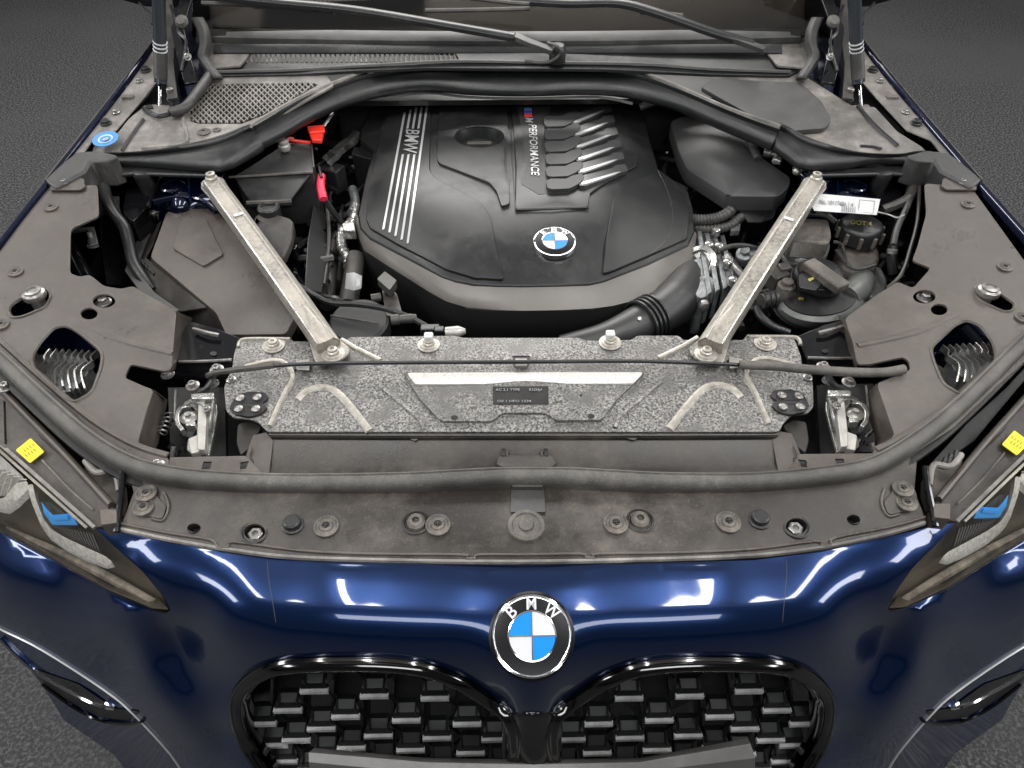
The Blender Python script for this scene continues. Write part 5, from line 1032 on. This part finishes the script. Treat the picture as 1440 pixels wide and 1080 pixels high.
# plate carrier bar at the bottom edge
pc = part('plate_carrier', join(loft([[PY(a, b, y) for a, b, y in r_] for r_ in ([(442, 1052, .345), (600, 1066, .335), (748, 1068, .33), (900, 1066, .335), (1052, 1038, .345)], [(434, 1058, .335), (600, 1072, .325), (748, 1075, .32), (900, 1072, .325), (1056, 1046, .335)], [(434, 1072, .325), (600, 1088, .315), (748, 1090, .31), (900, 1086, .315), (1062, 1066, .325)], [(440, 1110, .325), (600, 1120, .315), (748, 1120, .31), (900, 1120, .315), (1062, 1110, .325)])], .004, (0, 0, -1))), 'platebar', bevel=.003, label='grey plate carrier bar across the grilles')

# ================= headlights
def headlight(m, side):
    Q = lambda a, b, z: P(*m(a, b), z)
    lens_o = [(-70, 560), (0, 623), (70, 685), (132, 741), (160, 768), (200, 803), (230, 840), (238, 858), (214, 856), (150, 829), (80, 789), (0, 746), (-80, 700)]
    zl = tps([(-70, 560, .80), (0, 623, .795), (132, 741, .792), (240, 862, .732), (215, 857, .724), (150, 829, .707), (80, 790, .689), (0, 748, .682), (-80, 700, .68), (60, 720, .770), (150, 790, .757), (0, 690, .755), (200, 805, .772)])
    h = part('headlight', plate(rnd(lens_o, 5), lambda a, b: zl(a, b)-.055, .004, grid=26, m=m), 'olive', label='%s headlight with clear lens and white light guides' % side, angle=70)
    part('lens', plate(rnd(lens_o, 5), zl, 0, grid=16, m=m), 'lens', parent=h, angle=80)
    part('lens_edge', sweep([Q(a, b, zl(a, b)+.001) for a, b in ((-70, 560), (0, 624), (70, 686), (133, 742))], [(-.002, -.003), (-.002, .002), (.002, .002), (.002, -.003)]), 'cowl', parent=h)
    part('lens_edge', sweep([Q(a, b, zl(a, b)-.008) for a, b in ((-70, 568), (0, 634), (70, 696), (122, 742))], [(-.0015, -.002), (-.0015, .001), (.0015, .001), (.0015, -.002)]), 'offwhite', parent=h)
    part('inner_wall', loft([[Q(a, b, zl(a, b)-.002) for a, b in ((0, 746), (80, 788), (150, 828), (214, 855), (236, 856))], [Q(a, b, zl(a, b)-.05) for a, b in ((0, 735), (80, 775), (150, 812), (205, 842), (222, 840))]], .002), 'olive', parent=h, angle=60)
    ln = []
    zg = lambda a, b: zl(a, b)-.009
    part('light_guide', plate(rnd([(38, 682), (46, 680), (50, 700), (60, 728), (72, 744), (92, 756), (122, 770), (148, 782), (158, 790), (146, 793), (120, 784), (88, 768), (66, 752), (57, 738), (44, 706)], 3), zg, .012, m=m), 'guide', bevel=.002, parent=h)
    part('light_guide', plate(rnd([(-50, 700), (-10, 712), (8, 716), (22, 706), (40, 688), (38, 676), (22, 680), (6, 700), (-10, 702), (-46, 688)], 3), zg, .012, m=m), 'guide', bevel=.002, parent=h)
    part('blue_blade', plate(rnd([(58, 706), (66, 716), (74, 724), (100, 722), (108, 736), (72, 736), (62, 722)], 1.5), lambda a, b: zl(a, b)-.010, .004, m=m), 'blueblade', bevel=.001, parent=h)
    part('blue_blade', plate(rnd([(72, 726), (94, 724), (96, 729), (76, 731)], 1), lambda a, b: zl(a, b)-.006, .003, m=m), 'blueblade', bevel=.001, parent=h)
    part('reflector', plate(rnd([(56, 706), (70, 706), (110, 736), (74, 738)], 2), lambda a, b: zl(a, b)-.03, .002, m=m), 'cast', parent=h)
    for k in range(15):
        t = k/14; a0 = (72+t*58, 738+t*12); b0 = (86+t*56, 756+t*24)
        part('fin', sweep([Q(*a0, zl(*a0)-.026), Q(*b0, zl(*b0)-.026)], [(-.0008, -.006), (-.0008, .003), (.0008, .003), (.0008, -.006)]), 'plastic2', parent=h)
    for k in range(9):
        a0 = (-34+k*8, 648+k*3.2); b0 = (-44+k*8, 684+k*2.2)
        part('fin', sweep([Q(*a0, zl(*a0)-.024), Q(*b0, zl(*b0)-.024)], [(-.0011, -.006), (-.0011, .003), (.0011, .003), (.0011, -.006)]), 'guide', parent=h)
    part('reflector', plate(rnd([(-60, 622), (0, 640), (34, 672), (20, 698), (-60, 690)], 4), lambda a, b: zl(a, b)-.032, .002, m=m), 'tilebar', parent=h)
    part('step', ridge([(10, 770-24), (90, 780), (160, 815), (220, 850)], lambda a, b: zl(a, b)-.040, .012, .006, m), 'grime', parent=h)
    # housing top between seal and lens
    hs = part('headlight_housing', plate(rnd([(-80, 470), (-40, 500), (0, 548), (30, 575), (92, 640), (150, 700), (164, 716), (163, 735), (134, 742), (70, 686), (0, 624), (-80, 556)], 3), lambda a, b: zD(*m(a, b))-.018, .006, grid=26, m=m), 'panel', bevel=.0015, label='brown headlight housing top beside the %s lens' % side)
    zz = lambda a, b: zD(*m(a, b))-.012
    part('housing_rail', ridge([(-20, 525), (30, 577), (92, 640), (158, 712)], lambda a, b: zz(a, b)+.001, .010, .008, m), 'trim', parent=hs)
    part('housing_rail', ridge([(56, 612), (96, 650), (150, 708)], lambda a, b: zz(a, b)-.002, .003, .004, m), 'black', parent=hs)
    part('housing_line', ridge([(60, 648), (100, 690), (132, 718)], lambda a, b: zz(a, b)-.006, .003, .003, m), 'cowl', parent=hs)
    part('housing_line', ridge([(6, 565), (7, 600), (8, 624)], lambda a, b: zz(a, b)-.006, .003, .003, m), 'black', parent=hs)
    st = part('yellow_sticker', plate(rnd([(22, 633), (43, 616), (62, 635), (42, 651)], 2), lambda a, b: zz(a, b)+.001, .0012, m=m), 'yellow', parent=hs)
    for k in range(4):
        for j in range(2):
            a0 = (33+k*4+j*2, 632-k*2.6+j*7); b0 = (a0[0]+3, a0[1]+3)
            part('sticker_print', sweep([Q(*a0, zz(*a0)+.0018), Q(*b0, zz(*b0)+.0018)], [(-.0006, 0), (-.0006, .0003), (.0006, .0003), (.0006, 0)]), 'yellowink', parent=hs)
    br = part('headlight_bracket', prism(rnd([(118, 656), (140, 660), (168, 668), (170, 690), (164, 712), (150, 700), (130, 680)], 3), .795, .77, m), 'dusty', bevel=.003)
    part('bracket_web', ptube([(120, 648, .82), (136, 664, .82), (160, 662, .82), (168, 690, .815)], .004, 8, m=m), 'cowl', parent=br)
    for k in range(3): part('bracket_rib', ptube([(126+k*8, 642+k*5, .825), (132+k*9, 660+k*4, .815)], .003, 6, m=m), 'plastic', parent=br)
    part('gap_seal', ptube([(172, 664, .83), (171, 690, .825), (168, 715, .82), (164, 748, .81)], .004, 8, m=m), 'gloss')
    part('mount_tab', prism(rnd([(140, 716), (164, 716), (164, 735), (142, 738)], 2), .822, .80, m), 'trim', bevel=.002, parent=br)
    inst('bolt', HEXD, Q(8, 545, zD(*m(8, 545))+.0), hs, .9)
    part('seal_gap_filler', plate([(-40, 488), (10, 530), (100, 628), (168, 672), (172, 668), (110, 606), (50, 556), (0, 506)], lambda a, b: zD(*m(a, b))-.035, .003, m=m), 'black')
headlight(ID, 'left'); headlight(MIR, 'right')

# lower bumper: side intake blades
for m, side in ((ID, 'left'), (MIR, 'right')):
    nz = lambda a, b: zN(*m(a, b))
    off = Vector((0, -.004, .006))
    def nstroke(pts, wd, h, lift=.002): return sweep([P(*m(a, b), nz(a, b)+lift) for a, b in cr2(pts, 4)], [(-wd, -.002), (-wd*.6, h), (wd*.6, h), (wd, -.002)], up=(0, -.6, .8))
    part('crease_highlight', nstroke([(-40, 862), (0, 884), (60, 914), (150, 972), (190, 1006), (240, 1060), (262, 1095)], .0018, .002), 'silver', parent=ns)  # highlight along the bumper crease, put in as a silver strip
    iv = part('side_intake', plate(rnd([(40, 938), (110, 962), (160, 996), (196, 1000), (180, 1012), (140, 1008), (96, 985), (60, 960)], 4), lambda a, b: nz(a, b)+.003, .004, m=m), 'black', parent=ns)
    part('intake_lip', nstroke([(0, 898), (44, 940), (90, 968), (140, 992), (162, 996), (150, 988)], .0025, .003, .006), 'chrome', parent=ns)
    part('intake_lip', nstroke([(60, 962), (100, 992), (140, 1012), (180, 1018), (200, 1014)], .0025, .003, .006), 'darkchrome', parent=ns)
print('objects', len(bpy.data.objects), 'tris', sum(len(o.data.loop_triangles) or len(o.data.polygons) for o in bpy.data.objects if o.type == 'MESH'))
